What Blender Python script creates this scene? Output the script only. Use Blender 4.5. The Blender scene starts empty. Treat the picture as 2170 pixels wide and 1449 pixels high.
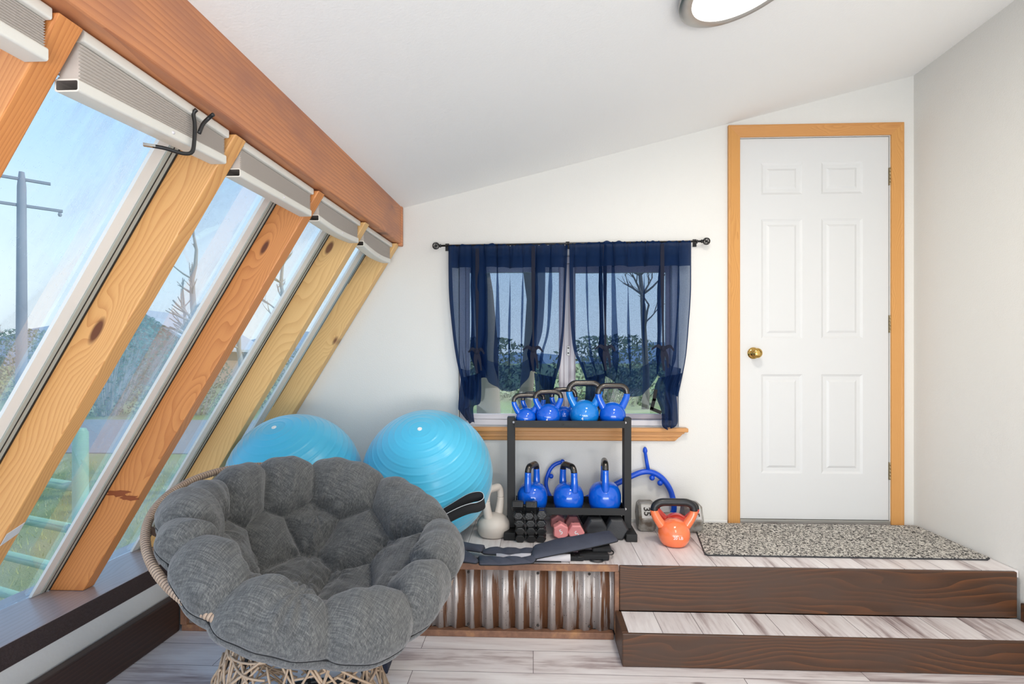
import bpy, math, random
import numpy as np
from mathutils import Vector, Matrix
random.seed(4); RNG = np.random.default_rng(4)
PI = math.pi
scene = bpy.context.scene
COL = scene.collection
V = Vector

# ------------------------------------------------------------------ camera
F = 1122.0; W_, H_ = 2170, 1449
cd = bpy.data.cameras.new('camera'); cam = bpy.data.objects.new('camera', cd); COL.objects.link(cam)
cd.sensor_fit = 'HORIZONTAL'; cd.sensor_width = 36.0; cd.lens = 36.0 * F / W_
cam.location = (0, 0, 1.192); cam.rotation_euler = (PI / 2, 0, math.radians(2.3))
cd.shift_y = (762 - H_ / 2) / W_
cd.clip_start = 0.02; cd.clip_end = 2000
scene.camera = cam

# ------------------------------------------------------------------ colour / light
vs = scene.view_settings
vs.view_transform = 'Standard'; vs.look = 'None'; vs.gamma = 1.0; vs.use_curve_mapping = False
vs.exposure = 0.06
def lin(c):
    c = c / 255.0
    return c / 12.92 if c <= 0.04045 else ((c + 0.055) / 1.055) ** 2.4
def rgb(r, g, b): return (lin(r), lin(g), lin(b), 1.0)

world = bpy.data.worlds.new('sky'); scene.world = world; world.use_nodes = True
wn = world.node_tree; wn.nodes.clear()
wo = wn.nodes.new('ShaderNodeOutputWorld'); bg = wn.nodes.new('ShaderNodeBackground')
tc = wn.nodes.new('ShaderNodeTexCoord'); sx = wn.nodes.new('ShaderNodeSeparateXYZ'); cr = wn.nodes.new('ShaderNodeValToRGB')
wn.links.new(tc.outputs['Generated'], sx.inputs[0]); wn.links.new(sx.outputs['Z'], cr.inputs[0])
e = cr.color_ramp.elements
e[0].position = 0.0; e[0].color = rgb(228, 238, 246)
e[1].position = 0.75; e[1].color = rgb(120, 178, 240)
for p, c in ((0.12, rgb(216, 234, 248)), (0.3, rgb(180, 215, 250)), (0.45, rgb(166, 208, 251))):
    k = e.new(p); k.color = c
wn.links.new(cr.outputs[0], bg.inputs[0]); bg.inputs[1].default_value = 1.32
wn.links.new(bg.outputs[0], wo.inputs[0])

sl = bpy.data.lights.new('sun', 'SUN'); sl.energy = 2.6; sl.angle = math.radians(1.0); sl.color = (1, .95, .86)
sun = bpy.data.objects.new('sun', sl); COL.objects.link(sun)
sun.rotation_euler = V((-0.72, -0.12, -0.66)).to_track_quat('-Z', 'Y').to_euler()
# added fill light, out of view well behind the camera
al = bpy.data.lights.new('rear_fill', 'AREA'); al.shape = 'RECTANGLE'; al.size = 3.4; al.size_y = 2.2
al.energy = 16; al.color = (1.0, 0.985, 0.965)
ao = bpy.data.objects.new('rear_fill', al); COL.objects.link(ao)
ao.location = (0.3, -2.6, 1.3); ao.rotation_euler = V((0.0, 1, 0.22)).to_track_quat('-Z', 'Y').to_euler()

def area(name, loc, d, e, sx_, sy_=None, col=(1, .97, .93), shape='RECTANGLE'):
    l = bpy.data.lights.new(name, 'AREA'); l.shape = shape; l.size = sx_; l.size_y = sy_ or sx_; l.energy = e; l.color = col
    o = bpy.data.objects.new(name, l); COL.objects.link(o); o.location = loc; o.rotation_euler = V(d).normalized().to_track_quat('-Z', 'Y').to_euler()
area('rear_fill_low', (0.4, -2.2, .35), (0, .64, .77), 108, 3.4, 1.2, (1, .985, .965))  # second added fill, aimed upward to brighten the ceiling
# the ceiling lamp in view, plus two unseen fill lights added overhead
for lp_ in ((.634, 1.625, 2.305), (.634, .2, 2.305), (.634, -.9, 2.305)): area('ceiling_lamp_and_fill', lp_, (.236, 0, -.97), 12.5, .30, None, (1, .94, .85), 'DISK')

# ------------------------------------------------------------------ node materials
class N:
    def __init__(s, name):
        s.m = bpy.data.materials.new(name); s.m.use_nodes = True; s.t = s.m.node_tree; s.t.nodes.clear()
        s.out = s.t.nodes.new('ShaderNodeOutputMaterial')
    def n(s, typ, **k):
        x = s.t.nodes.new('ShaderNode' + typ)
        for a, b in k.items(): setattr(x, a, b)
        return x
    def l(s, a, b): s.t.links.new(a, b)
    def put(s, sock, v):
        if hasattr(v, 'is_output'): s.l(v, sock)
        else: sock.default_value = v
    def math(s, op, a, b=0.0, c=None, clamp=False):
        x = s.n('Math', operation=op, use_clamp=clamp); s.put(x.inputs[0], a); s.put(x.inputs[1], b)
        if c is not None: s.put(x.inputs[2], c)
        return x.outputs[0]
    def mix(s, f, a, b, blend='MIX'):
        x = s.n('Mix', data_type='RGBA', blend_type=blend); s.put(x.inputs[0], f); s.put(x.inputs[6], a); s.put(x.inputs[7], b)
        return x.outputs[2]
    def ramp(s, f, stops):
        x = s.n('ValToRGB'); s.l(f, x.inputs[0]); el = x.color_ramp.elements
        while len(el) < len(stops): el.new(0.5)
        for i, (p, c) in enumerate(stops):
            el[i].position = p; el[i].color = c if isinstance(c, tuple) else (c, c, c, 1)
        return x.outputs[0]
    def coords(s, scale=(1, 1, 1), rand=0.0, which='Object', axis='X'):
        t = s.n('TexCoord'); o = t.outputs[which]
        if axis != 'X':
            a = s.n('SeparateXYZ'); s.l(o, a.inputs[0]); c = s.n('CombineXYZ')
            order = {'Y': (1, 0, 2), 'Z': (2, 0, 1)}[axis]
            for i, j in enumerate(order): s.l(a.outputs[j], c.inputs[i])
            o = c.outputs[0]
        if rand:
            oi = s.n('ObjectInfo'); r = s.math('MULTIPLY', oi.outputs['Random'], rand)
            ad = s.n('VectorMath', operation='ADD'); s.l(o, ad.inputs[0]); s.l(r, ad.inputs[1]); o = ad.outputs[0]
        if scale != (1, 1, 1):
            mu = s.n('VectorMath', operation='MULTIPLY'); s.l(o, mu.inputs[0]); mu.inputs[1].default_value = scale; o = mu.outputs[0]
        return o
    def vmul(s, v, k):
        mu = s.n('VectorMath', operation='MULTIPLY'); s.l(v, mu.inputs[0]); mu.inputs[1].default_value = k; return mu.outputs[0]
    def noise(s, vec, scale=1.0, detail=3.0, rough=0.55, dist=0.0):
        x = s.n('TexNoise'); s.l(vec, x.inputs['Vector']); x.inputs['Scale'].default_value = scale
        x.inputs['Detail'].default_value = detail; x.inputs['Roughness'].default_value = rough; x.inputs['Distortion'].default_value = dist
        return x.outputs[0]
    def voro(s, vec, scale=1.0, feature='F1', out='Distance'):
        x = s.n('TexVoronoi', feature=feature); s.l(vec, x.inputs['Vector']); x.inputs['Scale'].default_value = scale
        return x.outputs[out]
    def bump(s, h, strength=0.3, dist=0.002):
        b = s.n('Bump'); b.inputs['Strength'].default_value = strength; b.inputs['Distance'].default_value = dist
        s.l(h, b.inputs['Height']); return b.outputs[0]
    def pbr(s, col, rough=0.5, metal=0.0, bump=None, **k):
        b = s.n('BsdfPrincipled'); s.put(b.inputs['Base Color'], col); s.put(b.inputs['Roughness'], rough); s.put(b.inputs['Metallic'], metal)
        if bump is not None: s.l(bump, b.inputs['Normal'])
        for a, v in k.items(): s.put(b.inputs[a.replace('_', ' ')], v)
        s.l(b.outputs[0], s.out.inputs[0]); return b

def plain(name, c, rough=0.5, metal=0.0, nscale=0, nstr=0.15, **k):
    s = N(name); bp = None; col = c
    if nscale:
        no = s.noise(s.coords(), nscale, 3); bp = s.bump(no, nstr, 0.003)
        col = s.mix(s.math('MULTIPLY', no, 0.25), c, tuple(x * 0.72 for x in c[:3]) + (1,))
    s.pbr(col, rough, metal, bp, **k); return s.m

def wood(name, light, dark, knot=None, axis='X', freq=95, contrast=0.55, rough=0.45, knots=0.07, kscale=(2.6, .5, 8), blotch=None, rand=7.0, along=1.0):
    s = N(name); P = s.coords(rand=rand, axis=axis)
    dn = s.n('TexNoise'); s.l(s.vmul(P, (1.3 * along, 5, 5)), dn.inputs['Vector']); dn.inputs['Scale'].default_value = 1; dn.inputs['Detail'].default_value = 2
    low = dn.outputs[0]
    sp = s.n('SeparateXYZ'); s.l(P, sp.inputs[0])
    kv = s.n('TexVoronoi'); s.l(s.vmul(P, kscale), kv.inputs['Vector']); kv.inputs['Scale'].default_value = 1
    kd = kv.outputs['Distance']
    kc = s.n('SeparateColor'); s.l(kv.outputs['Color'], kc.inputs[0])
    pres = s.math('GREATER_THAN', kc.outputs[0], 0.3)
    bulge = s.math('MULTIPLY', s.math('MULTIPLY', s.math('SUBTRACT', 1.0, s.math('MULTIPLY', kd, 2.6), clamp=True), pres), 0.035)
    y = s.math('ADD', sp.outputs[1], s.math('MULTIPLY', low, 0.24)); z = s.math('ADD', sp.outputs[2], 0.09)
    r = s.math('ADD', s.math('SQRT', s.math('ADD', s.math('MULTIPLY', y, y), s.math('MULTIPLY', z, z))), bulge)
    fine = s.noise(s.vmul(P, (14, 420, 420)), 1, 2)
    ring = s.math('FRACT', s.math('MULTIPLY', r, float(freq)))
    ring = s.math('POWER', ring, 2.2)
    g = s.math('ADD', s.math('MULTIPLY', ring, contrast), s.math('MULTIPLY', s.math('SUBTRACT', fine, 0.5), 0.35), clamp=True)
    col = s.mix(g, light, dark)
    if blotch:
        b = s.noise(s.vmul(P, (2.5, 9, 9)), 1, 4, 0.6); col = s.mix(s.ramp(b, [(0.42, 0.0), (0.68, 1.0)]), col, blotch)
    if knot:
        kf = s.math('MULTIPLY', s.ramp(kd, [(knots * 0.6, 1.0), (knots, 0.0)]), pres)
        col = s.mix(kf, col, knot)
    s.pbr(col, rough, 0, s.bump(g, 0.12, 0.001)); return s.m

def laminate(name, axis='X'):
    s = N(name); P = s.coords(axis=axis)
    br = s.n('TexBrick'); s.l(P, br.inputs['Vector']); br.inputs['Scale'].default_value = 1; br.offset = 0.37
    br.inputs['Mortar Size'].default_value = 0.0012; br.inputs['Brick Width'].default_value = 1.25; br.inputs['Row Height'].default_value = 0.155
    br.inputs['Color1'].default_value = (0, 0, 0, 1); br.inputs['Color2'].default_value = (1, 1, 1, 1); br.inputs['Mortar'].default_value = (0.5, 0.5, 0.5, 1)
    off = s.n('VectorMath', operation='MULTIPLY'); s.l(br.outputs['Color'], off.inputs[0]); off.inputs[1].default_value = (4, 1.7, 9)
    ad = s.n('VectorMath', operation='ADD'); s.l(P, ad.inputs[0]); s.l(off.outputs[0], ad.inputs[1]); Q = ad.outputs[0]
    a = s.noise(s.vmul(Q, (1.6, 9, 1)), 1, 5, 0.6, 0.4); b = s.noise(s.vmul(Q, (4, 60, 1)), 1, 4, 0.6, 0.3)
    v = s.math('ADD', s.math('MULTIPLY', a, 0.75), s.math('MULTIPLY', b, 0.3))
    col = s.ramp(v, [(0.34, rgb(136, 118, 116)), (0.43, rgb(186, 173, 171)), (0.50, rgb(214, 205, 203)), (0.62, rgb(229, 223, 221))])
    kn = s.voro(s.vmul(Q, (2.1, 7, 1)), 1); col = s.mix(s.ramp(kn, [(0.03, 0.7), (0.07, 0.0)]), col, rgb(95, 76, 74))
    col = s.mix(br.outputs['Fac'], col, rgb(88, 78, 78))
    s.pbr(col, 0.38, 0, s.bump(b, 0.05, 0.001)); return s.m

M = {}
def wallmat(name, c, sc=170):
    s = N(name); P = s.coords(); n = s.noise(P, sc, 2, 0.5); n2 = s.noise(P, 2.0, 2)
    s.pbr(s.mix(s.math('MULTIPLY', n2, 0.12), c, tuple(x * .9 for x in c[:3]) + (1,)), 0.85, 0, s.bump(n, 0.35, 0.0025)); return s.m
M['wall'] = wallmat('painted_wall', rgb(222, 220, 215)); M['ceil'] = wallmat('painted_ceiling', rgb(240, 239, 236), 120)
M['knee'] = wallmat('kneewall_paint', rgb(205, 204, 202), 60)
M['door'] = plain('door_paint', rgb(212, 212, 211), 0.42)
M['white_trim'] = plain('white_trim_paint', rgb(225, 224, 220), 0.5)
M['pine'] = wood('pine_rafter', rgb(222, 168, 106), rgb(184, 118, 62), rgb(104, 58, 32), freq=105, knots=0.13)
M['pine_red'] = wood('pine_rafter_red', rgb(212, 142, 82), rgb(172, 96, 48), rgb(98, 50, 26), freq=110, knots=0.10)
M['pine_pale'] = wood('pine_rafter_pale', rgb(226, 184, 122), rgb(198, 146, 88), rgb(116, 74, 44), freq=95, knots=0.14, kscale=(3.6, .5, 9))
M['beam'] = wood('beam_wood', rgb(206, 138, 92), rgb(166, 98, 62), rgb(98, 62, 54), axis='Y', freq=70, contrast=0.7, knots=0.17, kscale=(2.9, .5, 7), blotch=rgb(168, 112, 86))
M['oak'] = wood('honey_oak', rgb(206, 150, 84), rgb(180, 120, 58), axis='Z', freq=220, contrast=0.5)
M['oakx'] = wood('honey_oak_sill', rgb(204, 146, 84), rgb(176, 116, 60), axis='X', freq=220, contrast=0.5)
M['dark_wood'] = wood('dark_stained_wood', rgb(66, 44, 30), rgb(124, 76, 42), rgb(36, 24, 16), axis='X', freq=60, contrast=0.6, rough=0.42, knots=0.05, kscale=(1.2, 5, 5), blotch=rgb(74, 54, 42))
M['dark_board'] = wood('dark_baseboard_wood', rgb(54, 38, 32), rgb(74, 52, 42), rgb(34, 22, 20), axis='Y', freq=60, contrast=0.6, rough=0.45, knots=0.06, kscale=(1.5, 6, 6))
M['sill_top'] = wood('sill_brown_sheen', rgb(172, 156, 152), rgb(146, 130, 126), axis='Y', freq=60, contrast=0.4, rough=0.25)  # brown lightened, window sheen is put into the top colour
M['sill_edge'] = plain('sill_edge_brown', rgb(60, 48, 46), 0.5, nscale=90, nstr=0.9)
M['lam'] = laminate('laminate_floor'); M['lam_step'] = laminate('laminate_step', 'Y')
M['blind'] = plain('blind_vinyl', rgb(222, 220, 212), 0.35)
M['blind_in'] = plain('blind_inner_grey', rgb(120, 112, 106), 0.6)
M['pleat'] = plain('pleat_cloth', rgb(192, 184, 176), 0.9)
M['seal'] = plain('glazing_gasket', rgb(172, 178, 172), 0.5); M['spacer'] = plain('glazing_spacer', rgb(232, 234, 232), 0.45)
M['black'] = plain('black_plastic', rgb(24, 24, 25), 0.4); M['black_cloth'] = plain('black_webbing', rgb(22, 22, 24), 0.85)
M['rack'] = plain('rack_black_steel', rgb(17, 17, 18), 0.6)
M['rack_logo'] = plain('rack_logo_black', rgb(8, 8, 8), 0.5)
M['kb_blue'] = plain('kettlebell_blue_vinyl', rgb(10, 90, 204), 0.12, Coat_Weight=0.5)
M['kb_azure'] = plain('kettlebell_azure_vinyl', rgb(16, 122, 206), 0.12, Coat_Weight=0.5)
M['kb_orange'] = plain('kettlebell_orange_vinyl', rgb(244, 122, 74), 0.14, Coat_Weight=0.5)
M['kb_red'] = plain('kettlebell_red_vinyl', rgb(216, 62, 48), 0.16, Coat_Weight=0.5)
M['steel'] = plain('handle_steel', rgb(88, 84, 80), 0.24, 0.9, nscale=120, nstr=0.25)
M['kb_black'] = plain('handle_black_iron', rgb(26, 27, 30), 0.38, nscale=200, nstr=0.2)
M['kb_cream'] = plain('kettlebell_cream', rgb(206, 196, 186), 0.5); M['kb_cream2'] = plain('kettlebell_cream_body', rgb(192, 184, 172), 0.42)
M['mark'] = plain('white_print', rgb(235, 238, 240), 0.5)
M['rubber'] = plain('dumbbell_rubber', rgb(44, 45, 48), 0.5, nscale=160, nstr=0.3)
M['rubber2'] = plain('dumbbell_vinyl_black', rgb(28, 28, 29), 0.3, nscale=160, nstr=0.3)
M['pink'] = plain('dumbbell_pink', rgb(236, 150, 150), 0.42); M['pink_dk'] = plain('dumbbell_dusty_rose', rgb(206, 110, 112), 0.42)
M['brass'] = plain('brass', rgb(214, 178, 104), 0.16, 1.0); M['hinge'] = plain('antique_hinge', rgb(150, 136, 108), 0.35, 0.8)
M['nickel'] = plain('brushed_nickel', rgb(176, 174, 172), 0.3, 1.0)
M['vinyl'] = plain('window_vinyl', rgb(206, 202, 206), 0.4); M['mull'] = plain('window_aluminium', rgb(166, 156, 164), 0.4)
M['massage'] = plain('massager_blue', rgb(16, 78, 200), 0.3)
M['wicker'] = plain('wicker', rgb(190, 164, 138), 0.6, nscale=60, nstr=0.2); M['wicker_dk'] = plain('wicker_core', rgb(92, 70, 54), 0.7)
s = N('wicker_wrap'); P = s.coords(); sp = s.n('SeparateXYZ'); s.l(P, sp.inputs[0])
an_ = s.math('ARCTAN2', sp.outputs[1], sp.outputs[0]); w_ = s.math('ABSOLUTE', s.math('SINE', s.math('MULTIPLY', an_, 150.0)))
tone = s.noise(P, 26, 3); cc_ = s.mix(tone, rgb(180, 160, 140), rgb(140, 116, 98)); s.pbr(s.mix(s.ramp(w_, [(0.10, 1.0), (0.45, 0.0)]), cc_, rgb(86, 66, 54)), 0.55); M['wrap'] = s.m
M['block'] = plain('navy_foam', rgb(26, 36, 58), 0.6, nscale=220, nstr=0.5)
M['pipe'] = plain('green_pipe', rgb(150, 196, 168), 0.45)
M['stone'] = plain('concrete', rgb(150, 148, 148), 0.9, nscale=3)
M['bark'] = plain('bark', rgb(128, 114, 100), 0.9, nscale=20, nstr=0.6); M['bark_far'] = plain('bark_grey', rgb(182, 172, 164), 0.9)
M['leaf'] = plain('leaf_olive', rgb(112, 120, 84), 0.8); M['leaf2'] = plain('leaf_teal', rgb(112, 140, 122), 0.8)
M['hill'] = plain('hazy_hill', rgb(150, 168, 192), 1.0); M['house'] = plain('house_wall', rgb(168, 142, 120), 0.9); M['roof'] = plain('roof', rgb(196, 196, 200), 0.9)  # hill colour is paled with distance haze
M['pole'] = plain('utility_pole', rgb(150, 156, 168), 0.8)  # pole paled so the haze sits in its colour
M['sticker'] = plain('sticker', rgb(206, 208, 210), 0.4)
M['threshold'] = plain('threshold_alu', rgb(170, 168, 162), 0.4, 0.6)

s = N('lamp_lens'); em = s.n('Emission'); em.inputs[0].default_value = (1.0, 0.93, 0.82, 1); em.inputs[1].default_value = 9.0; s.l(em.outputs[0], s.out.inputs[0]); M['lens'] = s.m

s = N('exercise_ball'); P = s.coords(); sp = s.n('SeparateXYZ'); s.l(P, sp.inputs[0])
ln = s.noise(s.vmul(P, (1, 1, 1)), 6, 2)
s.pbr(s.mix(s.math('MULTIPLY', ln, 0.15), rgb(70, 184, 220), rgb(98, 200, 230)), 0.3, 0, None, Sheen_Weight=0.3, Subsurface_Weight=0.0); M['ball'] = s.m

s = N('slub_linen'); P = s.coords()
a = s.noise(s.vmul(P, (12, 420, 90)), 1, 3, 0.6); b = s.noise(s.vmul(P, (420, 12, 90)), 1, 3, 0.6); c = s.noise(s.vmul(P, (500, 500, 500)), 1, 2)
v = s.math('ADD', s.math('MULTIPLY', s.math('ADD', a, b), 0.5), s.math('MULTIPLY', s.math('SUBTRACT', c, .5), 0.22))
wr = s.noise(P, 22, 3, 0.55, 0.8)
s.pbr(s.ramp(v, [(0.36, rgb(58, 59, 60)), (0.5, rgb(80, 81, 81)), (0.64, rgb(108, 108, 106))]), 0.92, 0,
      s.bump(s.math('ADD', s.math('MULTIPLY', v, 0.25), wr), 0.55, 0.010), Sheen_Weight=0.25); M['linen'] = s.m

s = N('vest_cloth'); P = s.coords(); a = s.noise(P, 12, 3, .6, .5); c = s.noise(P, 900, 2)
s.pbr(s.mix(a, rgb(50, 53, 66), rgb(66, 70, 84)), 0.75, 0, s.bump(s.math('ADD', a, s.math('MULTIPLY', c, .1)), 0.5, 0.01)); M['vest'] = s.m

s = N('mat_loop_pile'); P = s.coords()
a = s.voro(s.vmul(P, (1, 1, 1)), 150, 'DISTANCE_TO_EDGE'); b = s.noise(P, 95, 2, .6, 1.2)
s.pbr(s.ramp(b, [(0.41, rgb(40, 38, 38)), (0.47, rgb(112, 108, 102)), (0.53, rgb(206, 200, 190)), (0.7, rgb(224, 220, 212))]), 0.95, 0, s.bump(b, 1.0, 0.006)); M['mat'] = s.m
M['mat_edge'] = plain('mat_binding', rgb(56, 56, 58), 0.8)

s = N('rusty_corrugated'); P = s.coords(); sp = s.n('SeparateXYZ'); s.l(P, sp.inputs[0])
st = s.noise(s.vmul(P, (14.5 * 2, 1, 1.8)), 1, 4, 0.65, 0.3); sp2 = s.noise(P, 160, 2)
ph = s.math('SINE', s.math('MULTIPLY', sp.outputs[0], 2 * PI / 0.0695))
side = s.math('MULTIPLY', s.math('SINE', s.math('ADD', s.math('MULTIPLY', sp.outputs[0], 2 * PI / 0.0695), -2.2)), 0.10)
rust = s.ramp(s.math('ADD', st, side), [(0.52, 0.0), (0.58, 1.0)])
speck = s.ramp(sp2, [(0.66, 0.0), (0.72, 1.0)])
col = s.mix(s.noise(s.vmul(P, (60, 1, 8)), 1, 3), rgb(176, 170, 168), rgb(206, 196, 190))
col = s.mix(rust, col, s.mix(sp2, rgb(112, 74, 48), rgb(84, 54, 38))); col = s.mix(speck, col, rgb(70, 56, 50))
s.pbr(col, 0.42, s.math('SUBTRACT', 0.55, s.math('MULTIPLY', rust, 0.55)), s.bump(sp2, 0.2, 0.001)); M['corr'] = s.m
s = N('rusty_angle'); P = s.coords(); a = s.noise(s.vmul(P, (3, 3, 3)), 3, 4, .7)
s.pbr(s.ramp(a, [(0.35, rgb(108, 76, 60)), (0.55, rgb(136, 98, 76)), (0.7, rgb(166, 122, 84))]), 0.6, 0.15, s.bump(a, .2, .002)); M['rustbar'] = s.m

s = N('old_iron'); P = s.coords(); a = s.noise(P, 16, 4, .6)
s.pbr(s.ramp(a, [(0.36, rgb(104, 92, 80)), (0.5, rgb(142, 138, 130)), (0.66, rgb(170, 168, 164))]), 0.5, 0.2, s.bump(a, .4, .003)); M['iron'] = s.m
M['plate'] = plain('number_plate', rgb(186, 184, 180), 0.5, nscale=60)
M['iron_dk'] = plain('iron_recess', rgb(44, 38, 34), 0.7)

def glassmat(name, dust, tint=(0.97, 0.985, 0.98, 1), sc=(5, 42, 5)):
    s = N(name); P = s.coords()
    tr = s.n('BsdfTransparent'); tr.inputs[0].default_value = tint
    gl = s.n('BsdfGlossy'); gl.inputs['Roughness'].default_value = 0.02; gl.inputs[0].default_value = (1, 1, 1, 1)
    lw = s.n('LayerWeight'); lw.inputs[0].default_value = 0.25
    m1 = s.n('MixShader'); s.l(s.math('MULTIPLY', lw.outputs['Fresnel'], 0.35), m1.inputs[0]); s.l(tr.outputs[0], m1.inputs[1]); s.l(gl.outputs[0], m1.inputs[2])
    df = s.n('BsdfDiffuse'); df.inputs[0].default_value = (.85, .87, .9, 1); tl = s.n('BsdfTranslucent'); tl.inputs[0].default_value = (.9, .92, .95, 1)
    m2 = s.n('MixShader'); m2.inputs[0].default_value = .6; s.l(df.outputs[0], m2.inputs[1]); s.l(tl.outputs[0], m2.inputs[2])
    big = s.ramp(s.noise(s.vmul(P, (1.7, 2.5, 1)), 1, 3, .6), [(0.42, 0.0), (0.62, 1.0)])
    st = s.ramp(s.noise(s.vmul(P, sc), 1, 4, .7), [(0.42, 0.15), (0.7, 1.0)])
    sk = s.ramp(s.noise(s.vmul(P, (90, 240, 1)), 1, 2), [(0.68, 0.0), (0.74, 1.0)])
    f = s.math('ADD', s.math('MULTIPLY', s.math('MULTIPLY', big, st), dust), s.math('MULTIPLY', sk, dust * 0.8), clamp=True)
    f = s.math('ADD', f, dust * 0.12, clamp=True)
    m3 = s.n('MixShader'); s.l(f, m3.inputs[0]); s.l(m1.outputs[0], m3.inputs[1]); s.l(m2.outputs[0], m3.inputs[2]); s.l(m3.outputs[0], s.out.inputs[0])
    return s.m
M['glass_dirty'] = glassmat('dusty_glass', 0.34); M['glass'] = glassmat('window_glass', 0.12, sc=(5, 5, 5))

# sheer curtain: open weave lets light through, hems are double cloth
def sheer(name, open_, hems=True):
    s = N(name); uv = s.n('TexCoord').outputs['UV']; sp = s.n('SeparateXYZ'); s.l(uv, sp.inputs[0]); u, v = sp.outputs[0], sp.outputs[1]
    P = s.coords(); wv = s.noise(P, 700, 2)
    tr = s.n('BsdfTransparent'); tr.inputs[0].default_value = (0.70, 0.80, 0.95, 1)
    df = s.n('BsdfDiffuse'); df.inputs[0].default_value = rgb(25, 45, 82)
    tl = s.n('BsdfTranslucent'); tl.inputs[0].default_value = rgb(30, 58, 102)
    m = s.n('MixShader'); m.inputs[0].default_value = 0.5; s.l(df.outputs[0], m.inputs[1]); s.l(tl.outputs[0], m.inputs[2])
    o = s.math('MULTIPLY', s.ramp(wv, [(0.4, 0.7), (0.6, 1.25)]), open_)
    if hems:
        def near(x, c, w): return s.math('LESS_THAN', s.math('ABSOLUTE', s.math('SUBTRACT', x, c)), w)
        h = near(u, 0.0, 0.035)
        for c_, w_ in ((1.0, 0.035), (0.25, 0.022), (0.75, 0.022)): h = s.math('MAXIMUM', h, near(u, c_, w_))
        h = s.math('MAXIMUM', h, s.math('LESS_THAN', v, 0.075))
        o = s.math('MULTIPLY', o, s.math('SUBTRACT', 1.0, s.math('MULTIPLY', h, 0.88)))
    m2 = s.n('MixShader'); s.l(o, m2.inputs[0]); s.l(m.outputs[0], m2.inputs[1]); s.l(tr.outputs[0], m2.inputs[2]); s.l(m2.outputs[0], s.out.inputs[0])
    return s.m
M['sheer'] = sheer('navy_sheer', 0.55); M['sheer_tail'] = sheer('navy_sheer_folded', 0.10, False)
M['tie'] = plain('navy_tie', rgb(12, 18, 40), 0.9)

s = N('lawn'); P = s.coords(); a = s.noise(P, 0.5, 3); b = s.noise(P, 7, 4, .7); c = s.noise(P, 60, 2)
col = s.mix(s.ramp(a, [(0.4, 0.0), (0.62, 1.0)]), rgb(146, 166, 92), rgb(186, 180, 134))
col = s.mix(s.math('MULTIPLY', b, 0.7), col, rgb(120, 140, 78)); s.pbr(col, 0.95, 0, s.bump(c, 0.6, .05)); M['lawn'] = s.m
s = N('grass_blade'); oi = s.n('TexCoord'); s.pbr(s.mix(s.noise(s.coords(), 3, 2), rgb(146, 172, 88), rgb(200, 196, 140)), 0.8); M['blade'] = s.m

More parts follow.
